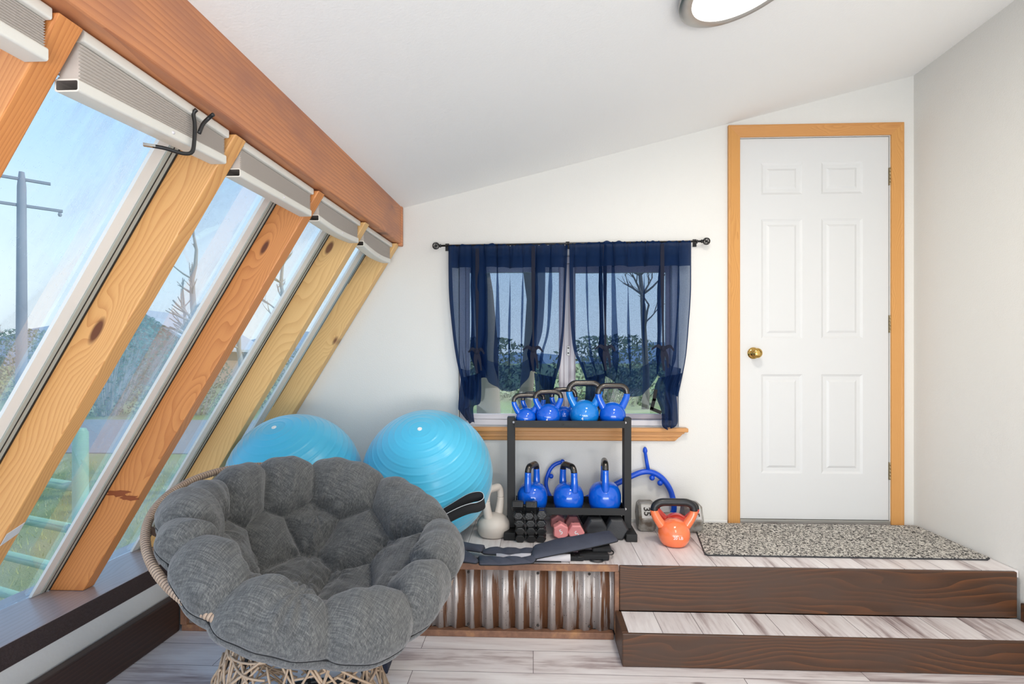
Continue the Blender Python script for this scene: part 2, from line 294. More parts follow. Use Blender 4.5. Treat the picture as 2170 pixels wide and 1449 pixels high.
# ------------------------------------------------------------------ mesh tools
class MB:
    def __init__(s): s.v = []; s.f = []; s.m = []; s.uv = None
    def add(s, vs_, fs, mi=0):
        o = len(s.v); s.v += [tuple(p) for p in vs_]; s.f += [tuple(i + o for i in f) for f in fs]; s.m += [mi] * len(fs); return s
    def box(s, x0, x1, y0, y1, z0, z1, mi=0, T=None):
        vs_ = [V((x, y, z)) for x in (x0, x1) for y in (y0, y1) for z in (z0, z1)]
        if T is not None: vs_ = [T @ p for p in vs_]
        return s.add(vs_, [(0, 1, 3, 2), (4, 6, 7, 5), (0, 4, 5, 1), (2, 3, 7, 6), (0, 2, 6, 4), (1, 5, 7, 3)], mi)
    def prism(s, a, b, mi=0):      # two matching rings of points
        n = len(a); return s.add(list(a) + list(b), [tuple(range(n))[::-1], tuple(range(n, 2 * n))] + [(i, (i + 1) % n, n + (i + 1) % n, n + i) for i in range(n)], mi)
    def lathe(s, prof, n=32, mi=0, T=None, cap=True):
        vs_ = []
        for r, z in prof:
            for i in range(n):
                a = 2 * PI * i / n; p = V((r * math.cos(a), r * math.sin(a), z)); vs_.append(T @ p if T is not None else p)
        fs = [(j * n + i, j * n + (i + 1) % n, (j + 1) * n + (i + 1) % n, (j + 1) * n + i) for j in range(len(prof) - 1) for i in range(n)]
        if cap: fs += [tuple(range(n))[::-1], tuple(range((len(prof) - 1) * n, len(prof) * n))]
        return s.add(vs_, fs, mi)
    def tube(s, pts, r, n=8, closed=False, mi=0, flat=1.0, cap=True):
        P = [V(p) for p in pts]; m = len(P); R = r if hasattr(r, '__len__') else [r] * m
        up = None; vs_ = []
        for i in range(m):
            a = P[(i - 1) % m] if (closed or i > 0) else P[0]; b = P[(i + 1) % m] if (closed or i < m - 1) else P[-1]
            t = (b - a).normalized() if (b - a).length > 1e-9 else V((0, 0, 1))
            if up is None: up = t.orthogonal().normalized() if abs(t.z) > .99 else (V((0, 0, 1)) - t * t.z).normalized()
            else:
                up = up - t * up.dot(t); up = up.normalized() if up.length > 1e-6 else t.orthogonal().normalized()
            w = t.cross(up)
            for k in range(n):
                q = 2 * PI * k / n; vs_.append(P[i] + up * (math.cos(q) * R[i]) + w * (math.sin(q) * R[i] * flat))
        L = m if closed else m - 1
        fs = [(i * n + k, i * n + (k + 1) % n, ((i + 1) % m) * n + (k + 1) % n, ((i + 1) % m) * n + k) for i in range(L) for k in range(n)]
        if cap and not closed: fs += [tuple(range(n))[::-1], tuple(range((m - 1) * n, m * n))]
        return s.add(vs_, fs, mi)
    def sphere(s, c, r, n=20, m=12, mi=0, sc=(1, 1, 1)):
        c = V(c); prof = []; vs_ = [c + V((0, 0, -r * sc[2]))]
        for j in range(1, m):
            a = -PI / 2 + PI * j / m
            for i in range(n):
                b = 2 * PI * i / n; vs_.append(c + V((r * sc[0] * math.cos(a) * math.cos(b), r * sc[1] * math.cos(a) * math.sin(b), r * sc[2] * math.sin(a))))
        vs_.append(c + V((0, 0, r * sc[2]))); fs = [(0, 1 + (i + 1) % n, 1 + i) for i in range(n)]
        for j in range(m - 2): fs += [(1 + j * n + i, 1 + j * n + (i + 1) % n, 1 + (j + 1) * n + (i + 1) % n, 1 + (j + 1) * n + i) for i in range(n)]
        t = len(vs_) - 1; o = 1 + (m - 2) * n; fs += [(t, o + i, o + (i + 1) % n) for i in range(n)]
        return s.add(vs_, fs, mi)

def link(name, mesh, mats, parent=None, Mw=None, smooth=False):
    o = bpy.data.objects.new(name, mesh); COL.objects.link(o)
    for m in (mats if isinstance(mats, (list, tuple)) else [mats]): mesh.materials.append(m)
    if parent is not None: o.parent = parent
    if Mw is not None: o.matrix_local = Mw
    if smooth: mesh.shade_smooth()
    return o
def build(name, mb, mats, parent=None, M_=None, smooth=False, bevel=0, auto=None, frame=None):
    """frame: matrix (in the parent's space) that becomes the object's own axes, so that grain runs along them"""
    vs_ = mb.v
    if frame is not None:
        inv = frame.inverted(); vs_ = [inv @ V(p) for p in vs_]; M_ = frame
    me = bpy.data.meshes.new(name); me.from_pydata([tuple(p) for p in vs_], [], mb.f); me.update()
    o = link(name, me, mats, parent, M_, False)
    if len(me.materials) > 1: me.polygons.foreach_set('material_index', mb.m)
    import bmesh
    bm = bmesh.new(); bm.from_mesh(me); bmesh.ops.recalc_face_normals(bm, faces=bm.faces); bm.to_mesh(me); bm.free()
    if smooth: me.shade_smooth()
    if auto: me.shade_smooth(); me.set_sharp_from_angle(angle=math.radians(auto))
    if bevel:
        b = o.modifiers.new('bevel', 'BEVEL'); b.width = bevel; b.segments = 2; b.limit_method = 'ANGLE'; b.angle_limit = math.radians(35)
    return o
def tag(o, label, cat, group=None, kind=None):
    if label: o['label'] = label
    if cat: o['category'] = cat
    if group: o['group'] = group
    if kind: o['kind'] = kind
    return o
def thing(name, label, cat, loc=(0, 0, 0), rz=0, group=None):
    o = bpy.data.objects.new(name, None); COL.objects.link(o); o.location = loc; o.rotation_euler = (0, 0, rz); o.empty_display_size = .1
    return tag(o, label, cat, group)
def struct(name, mb=None, mats=None, loc=(0, 0, 0), **k):
    if mb is None:
        o = bpy.data.objects.new(name, None); COL.objects.link(o); o.location = loc
    else: o = build(name, mb, mats, **k)
    o['kind'] = 'structure'; return o
def copy_tree(o, parent=None):
    c = o.copy(); COL.objects.link(c)
    if parent is not None: c.parent = parent
    for ch in o.children: copy_tree(ch, c)
    return c
def text(name, body, size, mat, parent, Mw, ext=0.0004, bold=0.0):
    cu = bpy.data.curves.new('t', 'FONT'); cu.body = body; cu.size = size; cu.extrude = ext; cu.offset = bold; cu.align_x = 'CENTER'; cu.align_y = 'CENTER'
    to = bpy.data.objects.new('t', cu); COL.objects.link(to)
    dg = bpy.context.evaluated_depsgraph_get(); dg.update()
    me = bpy.data.meshes.new_from_object(to.evaluated_get(dg)); bpy.data.objects.remove(to); bpy.data.curves.remove(cu)
    return link(name, me, mat, parent, Mw)
FRONT = Matrix.Rotation(PI / 2, 4, 'X')            # text that faces -Y
def catmull(P, n):
    P = np.asarray(P, float); m = len(P); out = []
    for i in range(n):
        x = i / (n - 1) * (m - 1); k = min(int(x), m - 2); f = x - k
        a, b, c, d = P[max(k - 1, 0)], P[k], P[k + 1], P[min(k + 2, m - 1)]
        out.append(.5 * (2 * b + (c - a) * f + (2 * a - 5 * b + 4 * c - d) * f * f + (3 * b - a - 3 * c + d) * f ** 3))
    return np.array(out)

YW, XR, ZP, YP = 2.882, 2.01, 0.319, 2.271        # back wall, right wall, platform height, platform front
def ceil_z(x): return 2.026 + .2455 * (x + .707)
def bX(y): return -.715 + .040 * (y - 2.89)        # room face of the beam; the glazed wall runs a little askew
YB = -1.3                                          # the room goes on behind the camera

# ------------------------------------------------------------------ room shell
struct('floor', MB().box(-1.62, XR + .1, YB, YW, -.1, 0), M['lam'])
mb = MB()                                          # back wall with door and window openings
def wall_quad(x0, x1, z0, z1=None):
    t0 = ceil_z(x0) + .02 if z1 is None else z1; t1 = ceil_z(x1) + .02 if z1 is None else z1
    a = [V((x0, YW, z0)), V((x1, YW, z0)), V((x1, YW, t1)), V((x0, YW, t0))]; b = [p + V((0, .13, 0)) for p in a]; mb.prism(a, b)
q_ = [(-1.93, -.8), (-.41, -.8), (-.41, ceil_z(-.41) + .02), (-.72, ceil_z(-.72) + .02), (-.94, 2.03), (-.935, 1.83), (-1.865, .335), (-1.93, .25)]
mb.prism([V((x, YW, z)) for x, z in q_], [V((x, YW + .13, z)) for x, z in q_])
wall_quad(-.41, .79, -.1, .828); wall_quad(-.41, .79, 1.76); wall_quad(.79, 1.09, -.1); wall_quad(1.09, 1.90, -.1, ZP); wall_quad(1.09, 1.90, 2.39); wall_quad(1.90, XR + .12, -.1)
struct('wall_back', mb, M['wall'])
mb = MB(); a = [V((XR, YB, -.1)), V((XR, YW + .13, -.1)), V((XR, YW + .13, ceil_z(XR) + .05)), V((XR, YB, ceil_z(XR) + .05))]
mb.prism(a, [p + V((.12, 0, 0)) for p in a]); struct('wall_right', mb, M['wall'])
mb = MB(); a = [V((bX(YB) - .02, YB, ceil_z(bX(YB) - .02))), V((XR, YB, ceil_z(XR))), V((XR, YW, ceil_z(XR))), V((bX(YW) - .02, YW, ceil_z(bX(YW) - .02)))]
mb.prism(a, [p + V((0, 0, .15)) for p in a]); mb.prism([V((-1.05, YB, 2.03)), V((-.72, YB, 2.03)), V((-.70, YW, 2.04)), V((-1.0, YW, 2.04))], [V((-1.05, YB, 2.15)), V((-.72, YB, 2.15)), V((-.70, YW, 2.15)), V((-1.0, YW, 2.15))])
struct('ceiling', mb, M['ceil'])
KX = lambda y: -1.60 + .035 * (y - 2.24)           # low wall under the sloped glass
mb = MB(); mb.prism([V((KX(YB), YB, 0)), V((KX(YW), YW, 0)), V((KX(YW), YW, .245)), V((KX(YB), YB, .235))], [V((KX(YB) - .3, YB, -.8)), V((KX(YW) - .3, YW, -.8)), V((KX(YW) - .3, YW, .245)), V((KX(YB) - .3, YB, .235))])
struct('wall_left', mb, M['knee'])
mb = MB(); mb.prism([V((KX(YB) + .002, YB, .238)), V((KX(YW) + .002, YW, .238)), V((KX(YW) + .002, YW, .315)), V((KX(YB) + .002, YB, .315))], [V((KX(YB) - .33, YB, .238)), V((KX(YW) - .33, YW, .238)), V((KX(YW) - .33, YW, .315)), V((KX(YB) - .33, YB, .315))])
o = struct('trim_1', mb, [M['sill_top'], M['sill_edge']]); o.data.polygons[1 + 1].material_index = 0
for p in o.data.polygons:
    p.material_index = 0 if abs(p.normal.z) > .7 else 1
b = o.modifiers.new('bevel', 'BEVEL'); b.width = .004; b.segments = 2
mb = MB(); mb.prism([V((KX(YB) + .045, YB, 0)), V((KX(YP) + .045, YP - .002, 0)), V((KX(YP) + .045, YP - .002, .158)), V((KX(YB) + .045, YB, .152))], [V((KX(YB) + .004, YB, 0)), V((KX(YP) + .004, YP - .002, 0)), V((KX(YP) + .004, YP - .002, .158)), V((KX(YB) + .004, YB, .152))])
struct('baseboard_left', mb, M['dark_board'], bevel=.006)
struct('baseboard_right', MB().box(XR - .022, XR - .002, YB, YP - .025, 0, .2), M['dark_wood'], bevel=.005)
struct('baseboard_back', MB().box(-1.55, 1.035, YW - .014, YW - .001, ZP, ZP + .018), M['white_trim'], bevel=.003)

# ------------------------------------------------------------------ beam, rafters, sloped glass
mb = MB(); y0, y1 = YB, YW - .004
ring = lambda y, zb, zt: [V((bX(y), y, zb)), V((bX(y), y, zt)), V((bX(y) - .17, y, zt)), V((bX(y) - .17, y, zb))]
mb.prism(ring(y0, 1.79, 2.02), ring(y1, 1.823, 2.026))
mb.prism([V((bX(y1) + .004, y1 - .03, 1.81)), V((bX(y1) + .004, y1, 1.81)), V((bX(y1) - .02, y1, 1.81)), V((bX(y1) - .02, y1 - .03, 1.81))], [V((bX(y1) + .004, y1 - .03, 2.028)), V((bX(y1) + .004, y1, 2.028)), V((bX(y1) - .02, y1, 2.028)), V((bX(y1) - .02, y1 - .03, 2.028))])
tag(build('ceiling_beam', mb, M['beam'], bevel=.006), 'long rough reddish brown timber beam under the sloping ceiling above the blinds', 'beam')
AL = math.atan2(1.495, .931)
def cz(z, off=0.0): return -.021 - .931 * (1.81 - z) / 1.495 - off
def gp(y, z, off=0.0, sk=0.0): return V((bX(y) + cz(z, off), y + sk * (1.81 - z), z))
RAFT = [(.888, 1.797, M['pine_red'], 'nearest sloping orange pine rafter cut off by the upper left corner of the photo'),
        (1.397, 1.801, M['pine'], 'long sloping pine rafter with a white sticker on its lower inner edge'),
        (1.895, 1.807, M['pine_red'], 'sloping reddish pine rafter with a brown water stain near its foot'),
        (2.36, 1.813, M['pine_pale'], 'pale knotty sloping rafter between the stained rafter and the last one by the wall'),
        (2.820, 1.819, M['pine_pale'], 'last pale sloping rafter flush against the white back wall')]
RW = .050; SK = .03
slope = V((math.cos(AL), 0, math.sin(AL))); acr = V((.04, 1, 0)); acr = (acr - slope * acr.dot(slope)).normalized(); nor = slope.cross(acr)
fr = lambda o_: Matrix.Translation(o_) @ Matrix((slope, acr, nor)).transposed().to_4x4()
rafters = []
for i, (y, zt, m, lab) in enumerate(RAFT):
    mb = MB(); a = []; zz = (.316, zt)
    for yy in (y, y + RW):
        sk_ = SK if i < 4 else .006; a.append([gp(yy, zz[0], 0, sk_), gp(yy, zz[1], 0, sk_), gp(yy, zz[1], .137, sk_), gp(yy, zz[0], .137, sk_)])
    mb.prism(a[0], a[1]); root = thing('sloped_rafter', lab, 'rafter', gp(y, .316, .06, SK), 0, 'sloping wooden rafters of the window wall')
    T = Matrix.Translation(-root.location); f0 = fr(V((0, 0, 0)))
    mb.v = [tuple(V(p) - root.location) for p in mb.v]
    build('timber', mb, m, root, frame=f0, bevel=.003); rafters.append((root, f0))
root, f0 = rafters[1]
c = gp(1.39 + .008, .70, -.001, SK) - root.location
mb = MB(); q = [gp(1.403, .700, -.0012, SK), gp(1.441, .722, -.0012, SK), gp(1.441, .69, -.0012, SK), gp(1.403, .665, -.0012, SK)]
q = [p - root.location for p in q]; mb.prism(q, [p + nor * -.0 + V((.0012, 0, -.0006)) for p in q]); build('sticker', mb, M['sticker'], root)['label'] = 'white paper sticker'
# water stain on the third rafter: a shape of its own
root, f0 = rafters[2]
mb = MB(); R2 = random.Random(3); y = 1.895
def stain_poly(cz0, cc, n, rx, rz, seed):
    R3 = random.Random(seed); pts = []
    for k in range(n):
        a = 2 * PI * k / n; rr = 1 + R3.uniform(-.35, .35); p = gp(y, cz0 + rz * rr * math.sin(a), cc + rx * rr * math.cos(a), SK) - root.location; pts.append(p + V((0, -.0016, 0)))
    mb.prism(pts, [p + V((0, .0005, 0)) for p in pts])
stain_poly(.690, .085, 16, .045, .012, 1); stain_poly(.672, .030, 14, .035, .008, 5)
s_ = N('stain'); s_.pbr(rgb(140, 72, 36), .5); build('water_stain', mb, s_.m, root)

GO = .147
def strip(y0, y1, off0, off1, z0=.318, z1=1.80):
    m_ = MB(); m_.prism([gp(y0, z0, off0, SK), gp(y1, z0, off0, SK), gp(y1, z1, off0, SK), gp(y0, z1, off0, SK)], [gp(y0, z0, off1, SK), gp(y1, z0, off1, SK), gp(y1, z1, off1, SK), gp(y0, z1, off1, SK)]); return m_
bays = [(.895, 1.397), (1.397, 1.895), (1.895, 2.36), (2.36, 2.820)]
fz = fr(V((0, 0, 0)))
for i, (a, b_) in enumerate(bays):
    w = struct('window_%d' % (i + 2))
    build('pane', strip(a + RW + .001, b_ - .001, GO, GO + .006), M['glass_dirty'], w, frame=fz)
    wsp = .034 if i < 3 else .05
    build('glazing_bar', strip(b_ - .006 - wsp - .028, b_ - .034, GO - .012, GO - .001), M['spacer'], w, frame=fz)
    build('gasket', strip(b_ - .033, b_ - .0005, GO - .016, GO - .001) if i < 3 else strip(b_ - .012, b_ - .0005, GO - .016, GO - .001), M['seal'], w, frame=fz)
    g_ = strip(b_ - .021, b_ - .019, GO - .018, GO - .016); g_.add(strip(b_ - .005, b_ - .0008, GO - .019, GO - .016).v, strip(b_ - .005, b_ - .0008, GO - .019, GO - .016).f)
    build('rubber_line', g_, M['black'], w, frame=fz)

# ------------------------------------------------------------------ pleated blinds
def rrect(w, h, r, n=5):
    out = []
    for cx, cy, a0 in ((w / 2 - r, h / 2 - r, 0), (-w / 2 + r, h / 2 - r, PI / 2), (-w / 2 + r, -h / 2 + r, PI), (w / 2 - r, -h / 2 + r, 1.5 * PI)):
        out += [(cx + r * math.cos(a0 + PI / 2 * k / n), cy + r * math.sin(a0 + PI / 2 * k / n)) for k in range(n + 1)]
    return out
def blind(y0, y1, zb0, zb1, label, sag=0.0, strap=False):
    root = thing('pleated_blind', label, 'blind', (bX(y0) - .07, y0, 1.80), 0, 'raised pleated blinds along the beam'); L = root.location
    K = 14; zt = lambda y: 1.79 + (y - YB) / (YW - YB) * .033 - .003
    def P(t, dx, z): y = y0 + (y1 - y0) * t; return V((bX(y) - .07 + dx, y, z)) - L
    zb = lambda t: zb0 + (zb1 - zb0) * t - sag * math.sin(PI * t)
    # head rail
    mb = MB(); n = len(rrect(.05, .022, .004)); rs = []
    for k in (0, 1):
        t = k; rs.append([P(t, x + .006, zt(y0 + (y1 - y0) * t) - .0125 + z) for x, z in rrect(.052, .022, .004)])
    mb.prism(rs[0], rs[1]); build('head_rail', mb, M['blind'], root, auto=40)
    # pleat stack
    mb = MB(); prof = []; NP = 10
    for j in range(2 * NP + 1): prof.append((.019 + (.0035 if j % 2 else -.0015), j / (2 * NP)))
    for k in range(K):
        for t in (0.006 + .988 * k / (K - 1),):
            top = zt(y0 + (y1 - y0) * t) - .024; bot = zb(t) + .012
            for dx, f in prof: mb.v.append(tuple(P(t, dx, top + (bot - top) * f)))
            for dx, f in prof[::-1]: mb.v.append(tuple(P(t, -dx, top + (bot - top) * f)))
    n = 2 * len(prof)
    for k in range(K - 1): mb.f += [(k * n + i, k * n + (i + 1) % n, (k + 1) * n + (i + 1) % n, (k + 1) * n + i) for i in range(n)]
    mb.f += [tuple(range(n)), tuple(range((K - 1) * n, K * n))]; mb.m = [0] * len(mb.f)
    build('pleated_cloth', mb, M['pleat'], root)
    # hollow bottom rail
    mb = MB(); o_ = rrect(.047, .024, .005); i_ = rrect(.041, .018, .003); n = len(o_)
    for k in range(K):
        t = -.004 + 1.008 * k / (K - 1)
        for x, z in o_: mb.v.append(tuple(P(t, x, zb(t) + z)))
        for x, z in i_: mb.v.append(tuple(P(t, x, zb(t) + z)))
    for k in range(K - 1):
        A = k * 2 * n; B = A + 2 * n
        for i in range(n):
            j = (i + 1) % n; mb.f += [(A + i, A + j, B + j, B + i)]; mb.m.append(0); mb.f += [(A + n + j, A + n + i, B + n + i, B + n + j)]; mb.m.append(1)
    for A in (0, (K - 1) * 2 * n):
        for i in range(n): j = (i + 1) % n; mb.f.append((A + i, A + n + i, A + n + j, A + j)); mb.m.append(0)
    r_ = build('bottom_rail', mb, [M['blind'], M['blind_in']], root, auto=40)
    for t in (.55,):
        m2 = MB().sphere((0, 0, 0), .004, 10, 6); p = P(t, .0235, zb(t)); build('rail_screw', m2, M['vinyl'], r_, Matrix.Translation(p), smooth=True)
    return root
blind(.44, .885, 1.715, 1.722, 'cut off white end of a pleated blind left of the nearest rafter')
blind(.948, 1.385, 1.7, 1.728, 'raised pleated blind with a black strap hanging around its white bottom rail')
blind(1.453, 1.884, 1.716, 1.722, 'raised pleated blind between the sticker rafter and the stained rafter')
blind(1.95, 2.345, 1.722, 1.727, 'raised pleated blind above the pale knotty rafter', sag=.008)
blind(2.415, 2.812, 1.728, 1.722, 'smallest looking raised pleated blind, sagging beside the white back wall', sag=.012)
# strap hung over the first blind
y = 1.245; x = bX(y)
pts = [(x - .03, y, 1.795), (x - .038, y, 1.785), (x - .036, y + .002, 1.76), (x - .036, y, 1.72), (x - .038, y - .006, 1.69), (x - .052, y - .02, 1.682), (x - .075, y - .045, 1.684), (x - .095, y - .06, 1.684)]
mb = MB(); mb.tube(catmull(pts, 28), .0045, 8, flat=1.0); mb.tube(catmull([(x + .002, y + .015, 1.79), (x - .014, y + .02, 1.782), (x - .022, y + .012, 1.765), (x - .028, y + .006, 1.74)], 14), .0045, 8)
root = thing('hanging_strap', 'black cord strap hooked under the beam and around the nearest full blind', 'strap', (x - .03, y, 1.79))
mb.v = [tuple(V(p) - root.location) for p in mb.v]; build('cord', mb, M['black'], root, smooth=True)
mb = MB().box(-.012, .012, -.005, .005, -.003, .003); build('metal_clip', mb, M['nickel'], root, Matrix.Translation(V((x - .1, y - .063, 1.684)) - root.location) @ Matrix.Rotation(.5, 4, 'Z'))

# ------------------------------------------------------------------ platform and step
root = thing('raised_platform', 'raised laminate platform along the back wall with dark riser and corrugated front', 'platform', (0, YP, 0))
B = lambda *a: MB().box(a[0], a[1], a[2] - YP, a[3] - YP, a[4], a[5])
build('deck', B(-1.555, XR - .003, YP + .004, YW - .002, .29, ZP), M['lam_step'], root)
build('riser_board', B(.365, XR - .02, YP - .012, YP + .003, .129, .3185), M['dark_wood'], root, bevel=.004)
build('body', B(-1.54, XR - .01, YP + .04, YW - .01, 0.002, .288), M['rubber2'], root)
mb = MB(); nx = 1400; xs = np.linspace(-1.535, .345, nx); D = .010
for x in xs:
    k = 2 * PI * x / .0695; yy = YP + .022 - YP - D * math.sin(k) - .003 * math.sin(2 * k + .6)
    mb.v += [(x, yy, .028), (x, yy, .292)]
mb.f = [(2 * i, 2 * i + 2, 2 * i + 3, 2 * i + 1) for i in range(nx - 1)]; mb.m = [0] * len(mb.f)
o = build('corrugated_sheet', mb, M['corr'], root, smooth=True); sd = o.modifiers.new('s', 'SOLIDIFY'); sd.thickness = .001
build('metal_top_rail', B(-1.545, .362, YP - .008, YP + .03, .291, .3185), M['rustbar'], root, bevel=.002)
build('metal_bottom_rail', B(-1.545, .342, YP - .004, YP + .03, .0005, .028), M['rustbar'], root, bevel=.002)
build('metal_end_rail', B(.346, .3645, YP - .006, YP + .03, .0285, .2905), M['rustbar'], root, bevel=.002)
build('metal_end_rail', B(-1.55, -1.522, YP - .006, YP + .03, .0285, .2905), M['rustbar'], root, bevel=.002)
for sxp in (-.28, .02, .24):
    for zz in (.05, .275):
        build('sheet_screw', MB().lathe([(.006, 0), (.005, .002), (.002, .004)], 12, T=Matrix.Translation((sxp, .007, zz)) @ Matrix.Rotation(PI / 2, 4, 'X')), M['iron_dk'], root)
YS = 2.07
root = thing('wooden_step', 'lower step of dark boards and laminate tread in front of the platform', 'step', (.35, YS, 0))
Bs = lambda *a: MB().box(a[0] - .35, a[1] - .35, a[2] - YS, a[3] - YS, a[4], a[5])
build('tread', Bs(.372, XR - .024, YS + .014, YP - .014, .108, .1275), M['lam_step'], root)
build('riser_board', Bs(.346, XR - .024, YS, YS + .013, .0005, .129), M['dark_wood'], root, bevel=.004)
build('side_board', Bs(.346, .371, YS + .0135, YP - .014, .0005, .129), M['dark_wood'], root, bevel=.003)

# ------------------------------------------------------------------ door
d = struct('door_1', loc=(1.495, YW, ZP)); ox, oz = 1.495, ZP
dx = lambda u: 1.036 + (u - 1540) * .002458 - ox
dz = lambda v: 1.192 - (v - 762) * .002502 - oz
# nested raised panels set into the slab face
XS = [1.105 - ox, dx(1615), dx(1703), dx(1743), dx(1831), 1.885 - ox]
ZS = [.341 - oz, dz(1005), dz(793), dz(717), dz(461), dz(409), dz(341), 2.376 - oz]
mb = MB(); yf = .006
for i in range(5):
    for j in range(7):
        x0, x1, z0, z1 = XS[i], XS[i + 1], ZS[j], ZS[j + 1]
        if i in (1, 3) and j in (1, 3, 5):
            rects = [(0, 0), (.006, .003), (.012, .006), (.030, .0065), (.042, .001)]; prev = None
            for ins, dep in rects:
                r = [(x0 + ins, yf + dep, z0 + ins), (x1 - ins, yf + dep, z0 + ins), (x1 - ins, yf + dep, z1 - ins), (x0 + ins, yf + dep, z1 - ins)]
                if prev is not None:
                    mb.add(prev + r, [(k, (k + 1) % 4, 4 + (k + 1) % 4, 4 + k) for k in range(4)])
                prev = r
            mb.add(prev, [(0, 1, 2, 3)])
        else: mb.add([(x0, yf, z0), (x1, yf, z0), (x1, yf, z1), (x0, yf, z1)], [(0, 1, 2, 3)])
mb.box(XS[0], XS[-1], yf + .0085, yf + .04, ZS[0], ZS[-1])
for (a, b_) in ((XS[0], XS[0] + .001), (XS[-1] - .001, XS[-1])): mb.box(a, b_, yf, yf + .01, ZS[0], ZS[-1])
mb.box(XS[0], XS[-1], yf, yf + .01, ZS[-1] - .001, ZS[-1])
slab = build('door_panel', mb, M['door'], d)
prof = [(.0, .0), (.031, .0), (.031, .004), (.026, .010), (.022, .012), (.022, .020), (.015, .026), (.012, .034), (.017, .042), (.025, .050), (.026, .056), (.023, .062), (.016, .066), (.013, .063), (.009, .064), (.0, .064)]
kn = build('door_knob', MB().lathe([(max(r, .0001), z) for r, z in prof], 36, T=Matrix.Rotation(PI / 2, 4, 'X')), M['brass'], slab, Matrix.Translation((1.178 - ox, yf, 1.227 - oz)), auto=35); kn['label'] = 'polished brass door knob'
for v_ in (372, 686, 999):
    z = 1.192 - (v_ - 762) * .00249 - oz; mb = MB()
    for k in range(5): mb.lathe([(.0045, -.0085), (.0052, -.0075), (.0052, .0075), (.0045, .0085)], 10, T=Matrix.Translation((0, -.003, (k - 2) * .0185)))
    mb.box(-.006, .01, .001, .003, -.047, .047); build('door_hinge', mb, M['hinge'], d, Matrix.Translation((1.8885 - ox, .004, z)), auto=40)
def casing(name, x0, x1, z0, z1, mitre):
    """flat board with a raised outer bead; mitre = which edges slant"""
    mb = MB()
    L = [((0, -.010), (.3, -.012), (.78, -.016), (.86, -.019), (1, -.018), (1, -.001), (0, -.001))][0]
    ax = 'Z' if mitre in 'LR' else 'X'; ra, rb = [], []
    for f, y in L:
        if mitre == 'L': x = x1 + (x0 - x1) * f; ra.append(V((x, y, z0))); rb.append(V((x, y, z1 - (1 - f) * (x1 - x0))))
        if mitre == 'R': x = x0 + (x1 - x0) * f; ra.append(V((x, y, z0))); rb.append(V((x, y, z1 - (1 - f) * (x1 - x0))))
        if mitre == 'T': z = z0 + (z1 - z0) * f; w = (z1 - z0); ra.append(V((x0 + (1 - f) * w, y, z))); rb.append(V((x1 - (1 - f) * w, y, z)))
    mb.prism(ra, rb); return build(name, mb, M['oak'] if ax == 'Z' else M['oakx'], d)
cl, crr, ct = 1.040 - ox, 1.949 - ox, 2.441 - oz
casing('door_casing', cl, cl + .063, .001, ct, 'L'); casing('door_casing', crr - .060, crr, .001, ct, 'R'); casing('door_casing', cl, crr, ct - .061, ct, 'T')
mb = MB().box(1.0905 - ox, 1.104 - ox, .0, .11, .0, 2.389 - oz); build('door_jamb', mb, M['oak'], d)
mb = MB().box(1.8865 - ox, 1.8995 - ox, .0, .11, .0, 2.389 - oz).box(1.105 - ox, 1.886 - ox, .0, .11, 2.378 - oz, 2.389 - oz); build('door_jamb', mb, M['white_trim'], d)
build('door_threshold', MB().box(1.105 - ox, 1.886 - ox, -.006, .1, .001, .0195), M['threshold'], d, bevel=.003)
build('weather_strip', MB().box(XS[0], XS[-1], .047, .055, .02, ZS[-1]), M['black'], d)

# ------------------------------------------------------------------ back window
w = struct('window_1', loc=(.19, YW, .83)); ox, oz = .19, .83
Bw = lambda *a: MB().box(a[0] - ox, a[1] - ox, a[2], a[3], a[4] - oz, a[5] - oz)
mb = Bw(-.408, -.375, .03, .11, .83, 1.758); 
for a in ((.755, .788, .03, .11, .83, 1.758), (-.374, .754, .03, .11, .83, .862), (-.374, .754, .03, .11, 1.72, 1.758)): t_ = Bw(*a); mb.add(t_.v, t_.f)
build('window_frame', mb, M['vinyl'], w, bevel=.003)
def sash(x0, x1, y0, m, lst):
    mb = Bw(x0, x0 + lst[0], y0, y0 + .025, .8625, 1.7195)
    for a in ((x1 - lst[1], x1, y0, y0 + .025, .8625, 1.7195), (x0 + lst[0], x1 - lst[1], y0, y0 + .025, .8625, .892), (x0 + lst[0], x1 - lst[1], y0, y0 + .025, 1.675, 1.7195)): t_ = Bw(*a); mb.add(t_.v, t_.f)
    s_ = build('window_sash', mb, m, w, bevel=.003)
    build('pane', Bw(x0 + lst[0] + .0005, x1 - lst[1] - .0005, y0 + .010, y0 + .014, .8925, 1.6745), M['glass'], s_)
    return s_
sash(-.3745, .225, .045, M['vinyl'], (.022, .078)); sash(.19, .7545, .075, M['mull'], (.045, .022))
mb = Bw(.141, .150, .036, .044, .87, 1.715); t_ = Bw(.168, .172, .040, .0445, .87, 1.715); mb.add(t_.v, t_.f); t_ = Bw(.196, .206, .036, .044, .87, 1.715); mb.add(t_.v, t_.f); build('meeting_rail', mb, M['mull'], w)
mb = Bw(.184, .200, .030, .0355, 1.215, 1.268); lt = build('window_latch', mb, M['white_trim'], w, bevel=.003)
for zz in (1.228, 1.256): build('latch_screw', MB().lathe([(.0045, 0), (.003, .0015)], 12, T=Matrix.Translation((.192 - ox, .0298, zz - oz)) @ Matrix.Rotation(PI / 2, 4, 'X')), M['black'], lt)
build('white_return', Bw(.783, .7895, .0, .0295, .8285, 1.759), M['white_trim'], w)
build('window_stool', Bw(-.47, .822, -.042, .0, .806, .828), M['oakx'], w, bevel=.004)
build('window_stool', Bw(-.409, .789, .0003, .0295, .8283, .8295), M['white_trim'], w)
